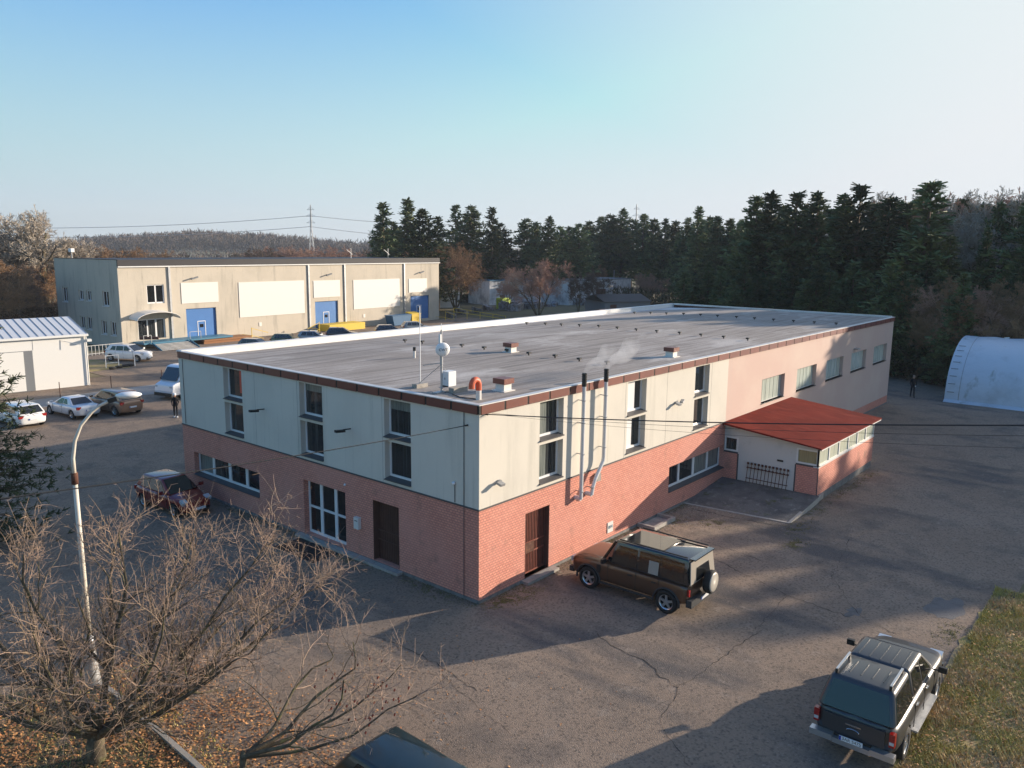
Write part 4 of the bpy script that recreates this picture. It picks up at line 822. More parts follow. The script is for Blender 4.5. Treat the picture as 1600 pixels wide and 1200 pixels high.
f = wb_(MB().box(3.2,3.32,.12,.18,4.95,7.1).box(5.18,5.3,.12,.18,4.95,7.1).box(4.2,4.36,.12,.18,4.95,7.1).box(3.32,5.18,.12,.18,4.95,5.1).box(3.32,5.18,.12,.18,7.0,7.1), 'window_frame', 'upvc'); wb_(MB().box(3.25,5.25,.15,.16,5.0,7.05), 'pane', 'glass_dark', f)
f = wb_(MB().box(1.9,2.0,.12,.18,.9,3.2).box(3.0,3.15,.12,.18,.9,3.2).box(4.0,4.2,.12,.18,.9,3.2).box(5.05,5.2,.12,.18,.9,3.2).box(2.0,5.05,.12,.18,3.08,3.2), 'entrance_frame', 'upvc'); wb_(MB().box(1.95,5.15,.15,.16,.9,3.15), 'pane', 'glass', f)
mb = MB(); n = 10
for k in range(n):
    a, b = math.pi*k/n, math.pi*(k+1)/n; p = lambda t: (3.5-2.6*math.cos(t), 3.35+.85*math.sin(t))
    (xa, za), (xb, zb2) = p(a), p(b); mb.add([(xa,-.003,za),(xb,-.003,zb2),(xb,-1.9,zb2-.15),(xa,-1.9,za-.15),(xa,-.003,za+.06),(xb,-.003,zb2+.06),(xb,-1.9,zb2-.09),(xa,-1.9,za-.09)],[(0,1,2,3),(7,6,5,4),(0,4,5,1),(2,6,7,3),(0,3,7,4),(1,5,6,2)])
wb_(mb, 'arched_canopy', 'panel')
wb_(MB().box(1.2,12.5,-2.4,-.05,.55,.75), 'loading_deck', 'rawblue'); wb_(MB().box(8.5,15,-2.6,-.05,.3,.5).box(8.5,15,-2.5,-.3,0,.3), 'rusty_deck', 'deck')
for k in range(6): wb_(MB().box(2.2,6.6,-2.5-.32*(k+1),-2.5-.32*k,.55-.1*k-.06,.55-.1*k), 'step', 'galv')
wb_(MB().bar((2.1,-2.5,.7),(2.1,-4.5,0),.08,.18), 'stringer', 'rawblue'); wb_(MB().bar((6.7,-2.5,.7),(6.7,-4.5,0),.08,.18), 'stringer', 'rawblue')
for x0, x1 in ((1.2,2.1),(6.8,8.2)): wb_(MB().bar((x0,-2.4,1.6),(x1,-2.4,1.6),.05).bar((x0,-2.4,.75),(x0,-2.4,1.6),.05).bar((x1,-2.4,.75),(x1,-2.4,1.6),.05), 'handrail', 'galv')
wb_(MB().bar((3.0,-2.3,1.2),(1.4,-1.2,1.2),.3,.3), 'planter', 'brownroof')
for x in (15.2, 25.9, 51.5): wb_(MB().bar((x,-2.4,.5),(x,-.3,.5),.05).bar((x,-2.4,.5),(x+2.4,-2.4,-.2) if x != 25.9 else (x-2,-2.4,-.2),.05).bar((x,-2.4,0),(x,-2.4,1.5),.06).bar((x,-2.4,1.4),(x+2.4,-2.4,.7) if x != 25.9 else (x-2,-2.4,.7),.06), 'stair_rail', 'yellow')
wb_(MB().box(27.5,34.0,-2.6,-.1,.0,.95), 'yellow_ramp', 'yellow')
for x in (9.0, 29.5, 48.2): wb_(MB().obox((x,-.4,7.75),(.45,0,.12),(0,.12,0),(0,0,.08)), 'wall_lamp', 'greyroof')
for x in (18, 36.0): wb_(MB().box(x,x+.4,-.05,-.003,1.3,1.8), 'notice', 'panel')
mb = MB().tube([(.2,11,9.9),(.2,11,10.9)],.05,6); o = wb_(mb,'roof_aerial','galv'); wb_(MB().obox((.2,11,10.9),(.2,0,0),(0,.35,0),(0,0,.22)),'aerial_dish','dish',o)
for x in (41, 49): wb_(MB().tube([(x,8,9.8),(x,8,11.4)],.05,5).bar((x-.9,8,11.2),(x+.3,8,10.4),.06), 'roof_aerial', 'galv')
mb = MB(); mb.box(0,0,0,0,0,0)
# railing, racks, posts and bins in the far yard
rl = empty('barrier_railing', (15.3, 70.6, -.1), R(8), 'galvanised railing beside the white crossover at the warehouse corner', 'railing')
MB().bar((0,0,1.05),(5.2,0,1.05),.05).bar((0,0,.2),(5.2,0,.2),.05).build('rail', M['galv'], rl)
for k in range(14): MB().bar((5.2*k/13,0,0),(5.2*k/13,0,1.05),.04).build('baluster', M['galv'], rl)
rk = [((166,575),(186,573),'white hoop barrier on the grass left of the white crossover')]
a, b = gp(166,575), gp(186,573)
t_ = empty('hoop_barrier', a, 0, 'white tubular hoop barrier on the kerb left of the white crossover', 'barrier'); d_ = b-a
MB().tube([(0,0,0),(0,0,1.15),tuple(d_+Vector((0,0,1.15))),tuple(d_)],.05,6).build('hoop', M['dish'], t_); MB().bar((0,0,.45),tuple(d_+Vector((0,0,.45))),.05).build('crossbar', M['dish'], t_)
for i, (u, v_) in enumerate(((176,577),(186,575),(196,573),(204,572))):
    q = gp(u, v_); tag(MB().lathe([(.18,0),(.32,.02),(.32,.2),(.18,.22)],14,'z',(0,0,0)).build('old_tyre', M['tyre'], None, True), 'old black tyre lying by the white hoop barrier', 'tyre', 'tyres lying by the hoop barrier').location = (q.x, q.y, -.09)
q = gp(211, 572); tag(MB().tube([(0,0,0),(0,0,1.1)],.045,6).build('white_post', M['dish']), 'thin white post in front of the white crossover', 'post').location = q
for (u, vt, vb_) in ((95,608,629),(175,600,618),(254,590,607)):
    q = gp(u, vb_); tag(MB().tube([(0,0,0),(0,0,1.55)],.03,6).obox((0,0,.02),(.08,0,0),(0,.08,0),(0,0,.02)).build('steel_post', M['rust']), {95:'thin rusty post behind the silver coupe',175:'thin rusty post behind the bronze crossover',254:'thin rusty post beside the white van'}[u], 'post').location = q
# pale pavement strip and verge
a = [gp(-200,662), gp(0,645), gp(262,613), gp(420,596), gp(420,584), gp(262,598), gp(0,632), gp(-200,650)]
sheet('pavement', [(p.x,p.y) for p in a], -.094, M['pavement'])
a = [gp(138,604), gp(300,580), gp(300,572), gp(214,572), gp(150,580), gp(140,560), gp(120,540), gp(60,540), gp(60,600)]
a = [gp(139,581), gp(175,577), gp(205,574), gp(180,566), gp(150,562), gp(120,563), gp(120,580)]
sheet('lawn', [(p.x,p.y) for p in a], -.092, M['turf'], noise_edge=.2)
lb_ = empty('skip_container', (62.2, 73.2, -.1), R(3), 'blue steel skip by the warehouse, seen just over the roof parapet', 'container')
MB().prism([(-1.6,-.8,.1),(1.6,-.8,.1),(2.0,-.8,1.5),(-2.0,-.8,1.5)],(0,1.6,0)).build('tub', M['bin_blue'], lb_); MB().box(-2.05,2.05,-.85,.85,1.5,1.6).build('rim', M['bin_blue'], lb_)
yb = empty('yellow_bin', (65.6, 73.6, -.1), 0, 'yellow grit bin right of the blue skip', 'bin'); MB().box(-.9,.9,-.7,.7,0,1.5).build('tub', M['yellow'], yb); MB().prism([(-.95,-.75,1.5),(.95,-.75,1.5),(.95,.75,1.7),(-.95,.75,1.7)],(0,0,.12)).build('lid', M['yellow'], yb)
# parked cars seen over the roof edge, by the warehouse
bx = [((402,542),(.10,.10,.11),'dark car with a pale roof, first from the left by the beige wall'),((452,533),(.14,.16,.09),'olive car, second from the left by the beige wall'),((492,528),(.30,.33,.36),'grey blue car, third from the left by the beige wall'),
      ((535,522),(.05,.05,.06),'black car parked by the yellow ramp'),((610,517),(.06,.06,.065),'black car parked right of the yellow grit bin'),((650,511),(.30,.31,.30),'light grey car parked under the far blue door')]
proto = None
for i, (px, c, lab) in enumerate(bx):
    pos = Vector((27.5+[1.5, 8.5, 13.5, 19.5, 40, 45.5][i], 72.2, -.1)); pos = far(px[0], px[1], 1); q = gp(px[0], px[1]+7)
    hatch('parked_car', lab, (q.x, q.y, -.1), R(-60+7*i), c, 4.2, 1.75, 1.45, .31, 'hatch', group='cars by the beige warehouse', det=False)

# ------------------------------------------------------------ arched tent hall
T = empty('arched_hall', (51.5, -3.2, -.1), R(-91), 'white arched tarpaulin hall with grimy lower side at the right edge', 'tent hall')
# local x along the hall, y across, away from the yard
rw_, ht = 5.4, 4.85
def arch(t): return (rw_-rw_*math.cos(t), ht*math.sin(t)**.9)
mb = MB(); n = 22; LN = 22
nx = 22
for j in range(nx+1):
    for k in range(n+1):
        y, z = arch(math.pi*k/n); x = LN*j/nx
        sagx = .035*math.cos(j*math.pi) if 0 < j < nx else 0
        mb.v.append((x, y, max(0, z+sagx*math.sin(math.pi*k/n))))
for j in range(nx):
    for k in range(n): mb.f.append((j*(n+1)+k, (j+1)*(n+1)+k, (j+1)*(n+1)+k+1, j*(n+1)+k+1)); mb.m.append(0)
mb.build('cover', M['tarp'], T, True)
mb = MB(); mb.v = [(0.01, *arch(math.pi*k/n)) for k in range(n+1)]; mb.f = [tuple(range(n+1))]; mb.m = [0]; mb.build('end_sheet', M['tarp'], T)
for j in (1, 6, 11, 16, 21): MB().tube([(LN*j/nx, arch(math.pi*k/n)[0], arch(math.pi*k/n)[1]-.06) for k in range(n+1)], .04, 5).build('hoop', M['galv'], T)
mb = MB(); mb.prism([(0,-.35,.02),(LN,-.35,.02),(LN,.05,.22),(0,.05,.22)], (0,0,-.04)); mb.build('ground_flap', M['tarp'], T)
mb = MB()
for k in range(8):
    y, z = arch(math.pi*(k+1)/n*.9); mb.bar((.15,y-.03,z+.02),(.65,y-.03,z+.03),.03)
mb.build('lacing', M['black'], T)['kind'] = 'stuff'
for x in (2.8, 5.4, 8.2): MB().bar((x,rw_,ht+.02),(x+.35,rw_,ht+.06),.08).build('ridge_clip', M['dish'], T)

# ------------------------------------------------------------ sheds and scrap beyond the roof
def shedbox(name, label, u, vb_, D, wid, dep, h, m1, m2, rz, gable=True, cat='shed', roofh=.8):
    q = far(u, vb_, D); r = empty(name, (q.x, q.y, -.13), rz, label, cat)
    MB().box(0, wid, 0, dep, 0, h).build('walls', M[m1], r)
    if gable: MB().prism([(-.25,-.25,h-.02),(-.25,dep+.25,h-.02),(-.25,dep/2,h+roofh)], (wid+.5,0,0)).build('roof', M[m2], r)
    else: MB().box(-.1,wid+.1,-.1,dep+.1,h,h+.15).build('roof', M[m2], r)
    MB().box(wid*.12,wid*.12+1.2,-.03,0,.05,2.1).build('door', M['brown_door'], r)
    return r
a = far(785, 470, 150)
def shedat(name, label, x, y, wid, dep, h, m1, m2, rz, gable=True, cat='shed', roofh=.8):
    r = empty(name, (x, y, -.13), rz, label, cat); MB().box(0, wid, 0, dep, 0, h).build('walls', M[m1], r)
    if gable: MB().prism([(-.25,-.25,h-.02),(-.25,dep+.25,h-.02),(-.25,dep/2,h+roofh)], (wid+.5,0,0)).build('roof', M[m2], r)
    else: MB().box(-.1,wid+.1,-.1,dep+.1,h,h+.15).build('roof', M[m2], r)
    MB().box(wid*.12,wid*.12+1.2,-.03,0,.05,2.1).build('door', M['brown_door'], r)
    return r
r_ = shedat('whitewashed_shed', 'long whitewashed shed behind the round bare tree, with a dark brown gate', 116.5, 81, 23, 9, 5.0, 'oldwall', 'greyroof', R(-2), False)
MB().box(9.5,13,-.04,0,0,3.1).build('gate', M['brown_door'], r_); MB().box(4,7.2,-.03,0,2.7,2.85).build('slot', M['black'], r_); MB().tube([(19,2,5),(19,2,7)],.09,6).build('stove_pipe', M['galv'], r_)
shedat('low_shed', 'low grey shed with blue roof left of the whitewashed one', 104, 92, 22, 8, 5.0, 'oldwall', 'rawblue', R(-14), False)
shedat('white_hut', 'small white two storey hut beside the right end of the warehouse', 90.3, 95.5, 6.0, 6, 6.3, 'dish', 'darkroof', R(-35), False, 'hut')
q = far(960, 480, 118); shedat('brown_roof_shed', 'low shed with a red brown pitched roof just behind the flat roof edge', q.x, q.y, 11, 8, 1.9, 'brownroof', 'brownroof', R(-25), True, roofh=.8)
q = far(945, 480, 140); shedat('dark_roof_shed', 'dark grey pitched roof shed behind the brown roofed one', q.x, q.y, 9, 8, 2.6, 'greyroof', 'darkroof', R(-30), True, roofh=1.1)
for i in range(16):
    u = [705,722,745,762,792,806,826,855,880,905,918,930,944,812,838,866][i]; v0 = 497-.085*(u-700)-rnd.uniform(0, 10)
    q = gp(u, v0); o = MB(); s = rnd.uniform(.6, 1.5)
    o.obox((0,0,s*.45),(s*1.1,0,.1),(0,s*.7,0),(.05,0,s*.45)).obox((s*.3,.2,s*.9),(s*.5,0,.15),(0,s*.5,0),(0,0,s*.25)).bar((-s,0,.2),(s*1.2,.5,s*1.3),.12)
    o = o.build('scrap_heap', M['junk']); o.location = (q.x, q.y, -.12); o.rotation_euler = (0,0,rnd.uniform(0,3)); tag(o, 'heap of scrap metal in the yard beyond the flat roof', 'scrap', 'scrap heaps beyond the flat roof')
q = gp(787, 482); o = MB().prism([(-1.3,-.8,0),(1.3,-.8,0),(1.3,-.8,1.5),(.6,-.8,2.1),(-1.3,-.8,2.1)],(0,1.6,0)).build('digger_cab', mat('lime_paint', (.45,.60,.05), .5)); o.location=(q.x,q.y,-.12); tag(o, 'lime green digger cab among the scrap', 'digger')
rr = empty('ramp_railing', (75.2, 74.2, -.1), R(-30), 'yellow handrail of the ramp at the right end of the warehouse', 'railing')
for a, b in (((0,0,1.9),(9,0,.4)),((0,0,1.3),(9,0,-.1))): MB().bar(a,b,.07).build('rail', M['yellow'], rr)
for k in range(5): MB().bar((9*k/4,0,0),(9*k/4,0,1.9-1.5*k/4),.07).build('post', M['yellow'], rr)

# ------------------------------------------------------------ vegetation
def rv(r_, s=1.): 
    while True:
        v_ = Vector((r_.uniform(-1,1), r_.uniform(-1,1), r_.uniform(-1,1)))
        if .05 < v_.length < 1: return v_.normalized()*s
def tri_clump(mb, c, out, r_, n, ln, wd):
    for _ in range(n):
        d = (rv(r_)+out*.9+Vector((0,0,.25))).normalized(); s_ = d.cross(rv(r_)).normalized()*wd*r_.uniform(.7,1.2); e_ = c+d*ln*r_.uniform(.6,1.2); b0 = c-d*ln*.15
        o = len(mb.v); mb.v += [tuple(b0-s_*.6), tuple(b0+s_*.6), tuple(e_+s_*.35), tuple(e_-s_*.35)]; mb.f.append((o,o+1,o+2,o+3)); mb.m.append(0)
def conifer(name, seed, h, Rm, z0, wh, nb, ncl, nt_, ln, wd, leafm, shape=.75, droop=-.15, tr=.22, parent=None):
    r_ = random.Random(seed); root = empty(name)
    MB().tube([(0,0,0),(.05,.02,h*.5),(0,0,h*.97)], [tr,tr*.62,.03], 7).build('trunk', M['trunk'], root, True)
    mb = MB(); lm = MB()
    lob = [(r_.uniform(0,6.28), r_.uniform(.75,1.2)) for _ in range(6)]
    for i in range(wh):
        t = i/(wh-1); z = z0+(h-z0)*t**.9
        Rz = Rm*max(.04,(1-t))**shape*(1 if t > .12 else .7+2.5*t)
        for k in range(max(5, int(nb*(1-t*.35)))):
            a = r_.uniform(0, 6.283); L = Rz*r_.uniform(.55,1.15)*(1+.18*math.sin(a*2+seed)+.15*math.sin(a*3+z*.8+seed))
            d = Vector((math.cos(a), math.sin(a), droop+.55*t+r_.uniform(-.12,.15))).normalized(); b0 = Vector((0,0,min(h, z+r_.uniform(-.3,.3))))
            if L > .9: lm.tube([b0, b0+d*L*.85], [.035,.012], 3, False)
            m_ = max(1, int(ncl*L/Rm+.6))
            for c_ in range(m_):
                f = .12+.88*(c_+r_.random())/m_
                p = b0+d*L*f+Vector((0,0,-.12*L*f*f))+rv(r_, .22*L/ max(1,m_**.5)+.08)
                tri_clump(mb, p, d, r_, nt_, ln, wd)
    mb.build('crown', leafm, root, fix=False)
    if lm.v: lm.build('limbs', M['trunk'], root, fix=False)
    return root
HP = 18.
CP = [conifer('pine_tree', 11+i, HP, Rm, z0, 44, 8, 6, 7, .55, .15, M['needles'], sh, dr) for i, (Rm, z0, sh, dr) in enumerate([(3.1,2.2,.95,-.1),(3.5,3.5,.72,-.05),(2.9,4.5,.7,.0),(3.3,6.5,.6,.05),(3.6,1.2,1.0,-.15)])]
usedp = set()
def plant(k, x, y, h, wsc=1., label='', group=None, matr=None, zz=-.13, cat='tree', rz=None, name=None):
    p = CP[k]
    if k in usedp: p = copy_tree(p)
    usedp.add(k); s_ = h/HP
    p.location = (x, y, zz); p.scale = (s_*wsc, s_*wsc, s_); p.rotation_euler = (0,0,rnd.uniform(0,6.28) if rz is None else rz); tag(p, label, cat, group)
    if matr: 
        for c in p.children:
            if c.name.startswith('crown'): c.data = c.data.copy(); c.data.materials[0] = matr
    return p
def top_at(u, v, D, k, wsc=1, **kw):
    q = far(u, v, D); return plant(k, q.x, q.y, q.z+.13, wsc, **kw)
G1 = dict(label='dark pine standing behind the right end of the beige warehouse', group='pines behind the warehouse')
for i, (u, v, D) in enumerate([(598,320,146),(636,313,150),(660,330,140),(684,341,152),(612,350,155),(645,350,160)]): top_at(u, v, D, [0,4,1,0,3,1][i], 1.75, **G1)
G2 = dict(label='dark pine in the loose row left of the round bare bush', group='pines in the loose row behind the yard')
for i, (u, v, D) in enumerate([(712,322,165),(736,326,160),(769,327,158),(782,352,170),(823,345,170),(838,349,165),(858,341,160),(875,357,170),(889,356,172),(905,353,168)]): top_at(u, v, D+12, [4,3,0,3,3,1,2,3,1,3][i], 1.5, **G2)
G3 = dict(label='dark pine in the dense middle row behind the scrap yard', group='pines in the middle row')
for i, (u, v, D) in enumerate([(921,349,160),(940,341,158),(954,339,150),(973,329,150),(989,346,155),(1006,337,148),(1022,346,150),(1040,344,140),(1056,349,145),(1075,355,140),(1092,326,128),(1108,350,135),(1122,341,125),(1140,346,128),(1158,352,125)]): top_at(u, v, D+(50 if u < 1060 else 30), [3,1,3,2,3,1,3,0,3,1,0,3,1,4,3][i], 1.6, **G3)
G4 = dict(label='tall dark pine in the front row of the wood behind the building', group='front row pines of the right wood')
for i, (u, v, D) in enumerate([(1183,311,112),(1205,304,110),(1228,325,115),(1246,304,104),(1279,305,104),(1299,330,110),(1320,309,100),(1346,292,98),(1368,325,104),(1392,311,96),(1420,322,98)]): top_at(u, v, D, [0,4,0,4,0,4,0,4,0,4,0][i], 1.85, **G4)
top_at(1457, 287, 92, 4, 2.1, label='tallest pine at the right end of the wood, its right side yellow green', matr=M['needles'])
top_at(1486, 372, 90, 4, 1.5, label='yellow green sunlit conifer just right of the tallest pine', matr=M['yneedles'])
G5 = dict(label='dark pine deeper in the right wood, mostly hidden by the front row', group='rear row pines of the right wood')
for i in range(34):
    u = 1060+i*16.5; top_at(u, 366-22*math.sin(i*1.7)**2-min(30,(i*1.6)), 128-(.035*(u-1060))+8*math.sin(i*2.3)+(55 if u < 1170 else 0), i % 5, 1.35, **G5)
G6 = dict(label='pine among bare trees at the right edge of the photo', group='pines at the right edge')
for i, (u, v, D) in enumerate([(1500,318,112),(1530,330,104),(1562,322,100),(1590,335,104),(1615,320,98),(1545,360,92),(1600,400,86),(1640,350,92)]): top_at(u, v, D, i % 5, 1.2, **G6)
G7 = dict(label='low dark conifer closing the foot of the wood', group='low conifers at the foot of the wood')
for i in range(24):
    u = 1070+i*19; top_at(u, 425+16*math.sin(i*2.1)+(20 if u > 1480 else 0), 103-(.05*(u-1070))+3*math.sin(i), [4,0][i % 2], 1.9, **G7)
# conifers out of the frame to the right; their shadows fall over the yard
HQ = [(-7,13.2),(-4,13.9),(1,13.9),(3.6,12.6),(7.5,11.4),(12,12.2),(15,14.0),(18,15.2),(23,16.8),(30,18.5)]
i = 0
for p0_, off in ((66, -.4), (71, .7), (77, 0), (84, .4)):
    q_ = -5.0+off
    while q_ < 29:
        pp = p0_+rnd.uniform(-2, 2); plant([4,0,4,1,0][i % 5], .885*pp+.465*q_, -.465*pp+.885*q_, lerp_tab(HQ, q_)+.231*(pp-70)*.9+rnd.uniform(-.8,.9), 1.55, label='conifer of the belt along the right side of the yard', group='conifers along the yard'); q_ += rnd.uniform(1.7, 2.5) if q_ < 5 else rnd.uniform(2.2, 3.2); i += 1
for k in range(5):
    if k not in usedp: raise SystemExit
# spruce at the left edge
CP.append(conifer('spruce_tree', 77, HP, 4.9, .8, 46, 10, 9, 9, .36, .055, M['needles'], .85, -.22)); q = far(-38, 800, 36.0)
plant(5, q.x, q.y, 10.6, 1.15, label='dark green spruce cut off by the left edge of the photo', zz=-.12)

# bare deciduous trees
def branch(mb, tw, r_, p, d, L, rad, lev, up, nseg=5, wob=.25, spread=.75, minr=.008, dens=1., maxlev=4):
    pts = [p.copy()]; rs = [rad]; dd_ = d.normalized()
    for i in range(nseg):
        dd_ = (dd_+rv(r_, wob*.5)+Vector((0,0,up))).normalized(); p = p+dd_*L/nseg; pts.append(p.copy()); rs.append(max(minr*.5, rad*(1-.75*(i+1)/nseg)))
    (mb if lev < 2 else tw).tube(pts, rs, 7 if lev == 0 else 5 if lev == 1 else 3, False)
    if lev >= maxlev: return
    nch = int({0:7, 1:8, 2:7, 3:5}[lev]*dens*r_.uniform(.8,1.2))
    for k in range(nch):
        f = r_.uniform(.25 if lev else .35, 1); i = min(nseg-1, int(f*nseg)); q_ = pts[i].lerp(pts[i+1], f*nseg-i)
        ax = (pts[i+1]-pts[i]).normalized(); side = ax.cross(rv(r_)).normalized()
        nd = (ax*r_.uniform(.5,1.)+side*spread*r_.uniform(.7,1.3)).normalized()
        branch(mb, tw, r_, q_, nd, L*r_.uniform(.38,.62)*(1.15-.5*f), rs[i]*.55, lev+1, up, 4 if lev < 2 else 3, wob, spread, minr, dens, maxlev)
def bare(name, seed, h, stems, spread, m1, m2, minr=.03, dens=1.1, maxlev=4, up=.08, trunkr=.28):
    r_ = random.Random(seed); root = empty(name); a = MB(); b = MB()
    for k in range(stems):
        ang = 6.283*k/stems+r_.uniform(-.4,.4); t = spread*(.3+.7*r_.random()) if stems > 1 else .05
        d = Vector((math.cos(ang)*t, math.sin(ang)*t, 1)); branch(a, b, r_, Vector((0,0,0 if stems > 1 else 0)), d, h*.80, trunkr/(stems**.45), 0, up, 6, .22, .8, minr, dens, maxlev)
    zm = max(v_[2] for v_ in b.v); k_ = h/zm
    for mm in (a, b): mm.v = [(x*k_, y*k_, z*k_) for x, y, z in mm.v]
    a.build('trunk', m1, root, fix=False); b.build('crown', m2, root, fix=False); return root
BP = [bare('bare_tree', 5, 10, 1, .0, M['bark'], M['rosetwig'], .03, 1.4), bare('bare_tree', 6, 10, 5, .75, M['bark'], M['rosetwig'], .022, 1.25, up=.04), bare('bare_tree', 9, 10, 3, .35, M['bark'], M['rosetwig'], .03, 1.2)]
usedb = set()
def plantb(k, u, vt, D, label, group=None, wsc=1., tint=None, base=-.13, name=None):
    q_ = far(u, vt, D); p = BP[k]
    if k in usedb: p = copy_tree(p)
    usedb.add(k); h = q_.z-base; s_ = h/10; p.location = (q_.x, q_.y, base); p.scale = (s_*wsc, s_*wsc, s_); p.rotation_euler = (0,0,rnd.uniform(0,6)); tag(p, label, 'tree', group)
    if tint:
        for c in p.children:
            if c.name.startswith('crown') : c.data = c.data.copy(); c.data.materials[0] = tint
    return p
T_or = mat('ochre_twig', (.33,.19,.095), .9, layers=[(1.5,(.22,.14,.08),.4,.7)]); T_red = mat('reddish_twig', (.42,.25,.18), .9); T_pale = mat('pale_twig', (.42,.36,.29), .9); T_dk = mat('dark_twig', (.14,.10,.075), .9)
plantb(1, 712, 375, 148, 'large round bare tree with orange brown twigs at the right end of the warehouse', tint=T_or, wsc=1.0)
plantb(1, 842, 402, 134, 'round bare tree with reddish twigs in the middle of the yard beyond the roof', tint=T_red, wsc=1.05)
plantb(2, 796, 425, 150, 'pale slender bare tree between the two round bare trees', tint=T_pale)
plantb(2, 935, 418, 145, 'thin bare tree in front of the whitewashed shed', tint=T_dk)
plantb(2, 905, 425, 142, 'thin bare tree left of the whitewashed shed gate', tint=T_dk, wsc=.8)
plantb(0, 62, 316, 128, 'tall pale bare tree left of the warehouse', tint=T_pale, wsc=1.15)
for i, (u, v, D) in enumerate([(8,342,135),(30,362,135),(98,362,135),(-15,330,130)]): plantb([0,2,0,0][i], u, v, D, 'pale bare tree in the row left of the warehouse', 'pale bare trees left of the warehouse', 1.1, T_pale)
for i, (u, v, D) in enumerate([(12,408,122),(45,412,128),(-25,405,118),(-45,400,110),(85,396,150),(130,378,155),(165,384,160),(200,384,160),(235,392,170)]): plantb([1,2,1,1,1,1,1,1,1][i], u, v, D, 'low rusty brown bare tree behind the left end of the warehouse', 'rusty bare trees behind the warehouse', 1.3, T_or if i % 2 else T_dk)
for i, (u, v, D) in enumerate([(415,385,190),(440,382,200),(470,388,195),(495,385,185),(520,392,190),(535,382,180),(555,392,185),(455,395,170)]): plantb(1, u, v, D, 'brown bare tree seen over the warehouse roof', 'brown bare trees over the warehouse roof', 1.5, T_red if i % 2 else T_dk)
for i, (u, v, D) in enumerate([(655,384,150),(690,388,165),(745,398,175),(780,400,180),(860,412,195),(930,412,195),(1010,425,175)]): plantb([1,2][i % 2], u, v, D, 'brown bare tree among the pines beyond the yard', 'brown bare trees among the pines', 1.2, T_or if i % 2 else T_red)
for i, (u, v, D) in enumerate([(1385,300,118),(1410,296,120),(1500,292,112),(1520,296,110),(1545,288,108),(1570,292,106),(1590,286,104),(1612,292,104),(1370,305,122),(1435,305,112),(1560,310,98)]): plantb([0,2][i % 2], u, v, D, 'tall bare tree rising over the right wood', 'bare trees over the right wood', 1.15, T_pale if i % 3 else T_red)
for i, (u, v, D) in enumerate([(1510,430,84),(1540,440,82),(1575,430,82),(1490,450,84),(1605,445,80)]): plantb(1, u, v, D, 'brown bare shrub tree above the arched white hall', 'brown shrubs above the arched hall', 1.1, T_red if i % 2 else T_or)
# undergrowth, one unbroken mass
def scrub(name, pts, n, h, ln, wd, m_, seed, dens=5):
    r_ = random.Random(seed); mb = MB()
    for _ in range(n):
        i = r_.randrange(len(pts)-1); t = r_.random(); a, b = pts[i], pts[i+1]
        c = Vector((a[0]+(b[0]-a[0])*t+r_.uniform(-1,1)*a[2], a[1]+(b[1]-a[1])*t+r_.uniform(-1,1)*a[2], -.13+h*r_.random()**1.3))
        tri_clump(mb, c, Vector((0,0,.5)), r_, dens, ln, wd)
    return tag(mb.build(name, m_, fix=False), kind='stuff')
fr = [far(u, 500, D) for u, D in ((690,172),(850,186),(960,184),(1060,150),(1200,112),(1350,97),(1480,84),(1640,80))]
scrub('undergrowth', [(p.x, p.y, 4.5) for p in fr], 5200, 3.2, .8, .11, mat('undergrowth', (.09,.065,.035), .9, layers=[(.3,(.045,.055,.02),.42,.6),(.8,(.17,.10,.05),.55,.7)]), 3)
fr = [far(u, 500, D) for u, D in ((-60,112),(40,122),(95,135))]
scrub('undergrowth', [(p.x, p.y, 5) for p in fr], 1400, 3.0, .9, .1, mat('brown_scrub', (.16,.085,.04), .9, layers=[(.3,(.08,.05,.03),.42,.6)]), 4)
# hill with woodland, far behind the warehouse
def hillwood():
    r_ = random.Random(21); hb_ = MB(); tb = MB()
    prof = [(60,372),(110,370),(160,362),(200,360),(250,355),(300,350),(350,351),(400,354),(450,358),(500,366),(550,370),(640,372),(900,372),(1200,370)]
    rows = []
    for D, k in ((640,.0),(760,.35),(900,.75),(1050,1.),(1300,.9)):
        row = []
        for u, v in prof:
            top = far(u, v+29, D); row.append((top.x, top.y, 2+ (top.z-2)*k))
        rows.append(row)
    n = len(prof)
    hb_.add([p for r0 in rows for p in r0], [(j*n+i, j*n+i+1, (j+1)*n+i+1, (j+1)*n+i) for j in range(len(rows)-1) for i in range(n-1)])
    tag(hb_.build('hill', M['field'], smooth=True), kind='structure')
    for _ in range(2300):
        j = r_.uniform(.9, 3.4); i = r_.uniform(1, 10.9); j0, i0 = int(j), int(i)
        a = Vector(rows[j0][i0]).lerp(Vector(rows[j0][i0+1]), i-i0); b = Vector(rows[j0+1][i0]).lerp(Vector(rows[j0+1][i0+1]), i-i0); c = a.lerp(b, j-j0)
        h = r_.uniform(8, 15)
        for _k in range(9):
            z = r_.random(); q_ = c+Vector((r_.uniform(-1,1)*3.2*(1-z*.6), r_.uniform(-1,1)*3.2, h*z)); tri_clump(tb, q_, Vector((0,0,.8)), r_, 2, 3.6, .6)
    tag(tb.build('hill_woodland', M['farwood'], fix=False), kind='stuff')
    hb2 = MB()                                             # hedges and scattered bushes in the fields
    for (u0, u1, v, D, num, h) in ((-40,1100,384,640,700,6),(100,560,382,420,260,6),(150,640,393,260,120,4),(-40,150,385,300,160,7),(560,1250,380,330,500,9)):
        for _ in range(num):
            u = r_.uniform(u0, u1); q0 = far(u, v, D*r_.uniform(.93,1.08)); q0.z = .5
            for _k in range(5): tri_clump(hb2, q0+Vector((r_.uniform(-2,2), r_.uniform(-2,2), r_.random()*h)), Vector((0,0,.6)), r_, 3, 2.0, .28)
    tag(hb2.build('hedges', M['farwood'], fix=False), kind='stuff')
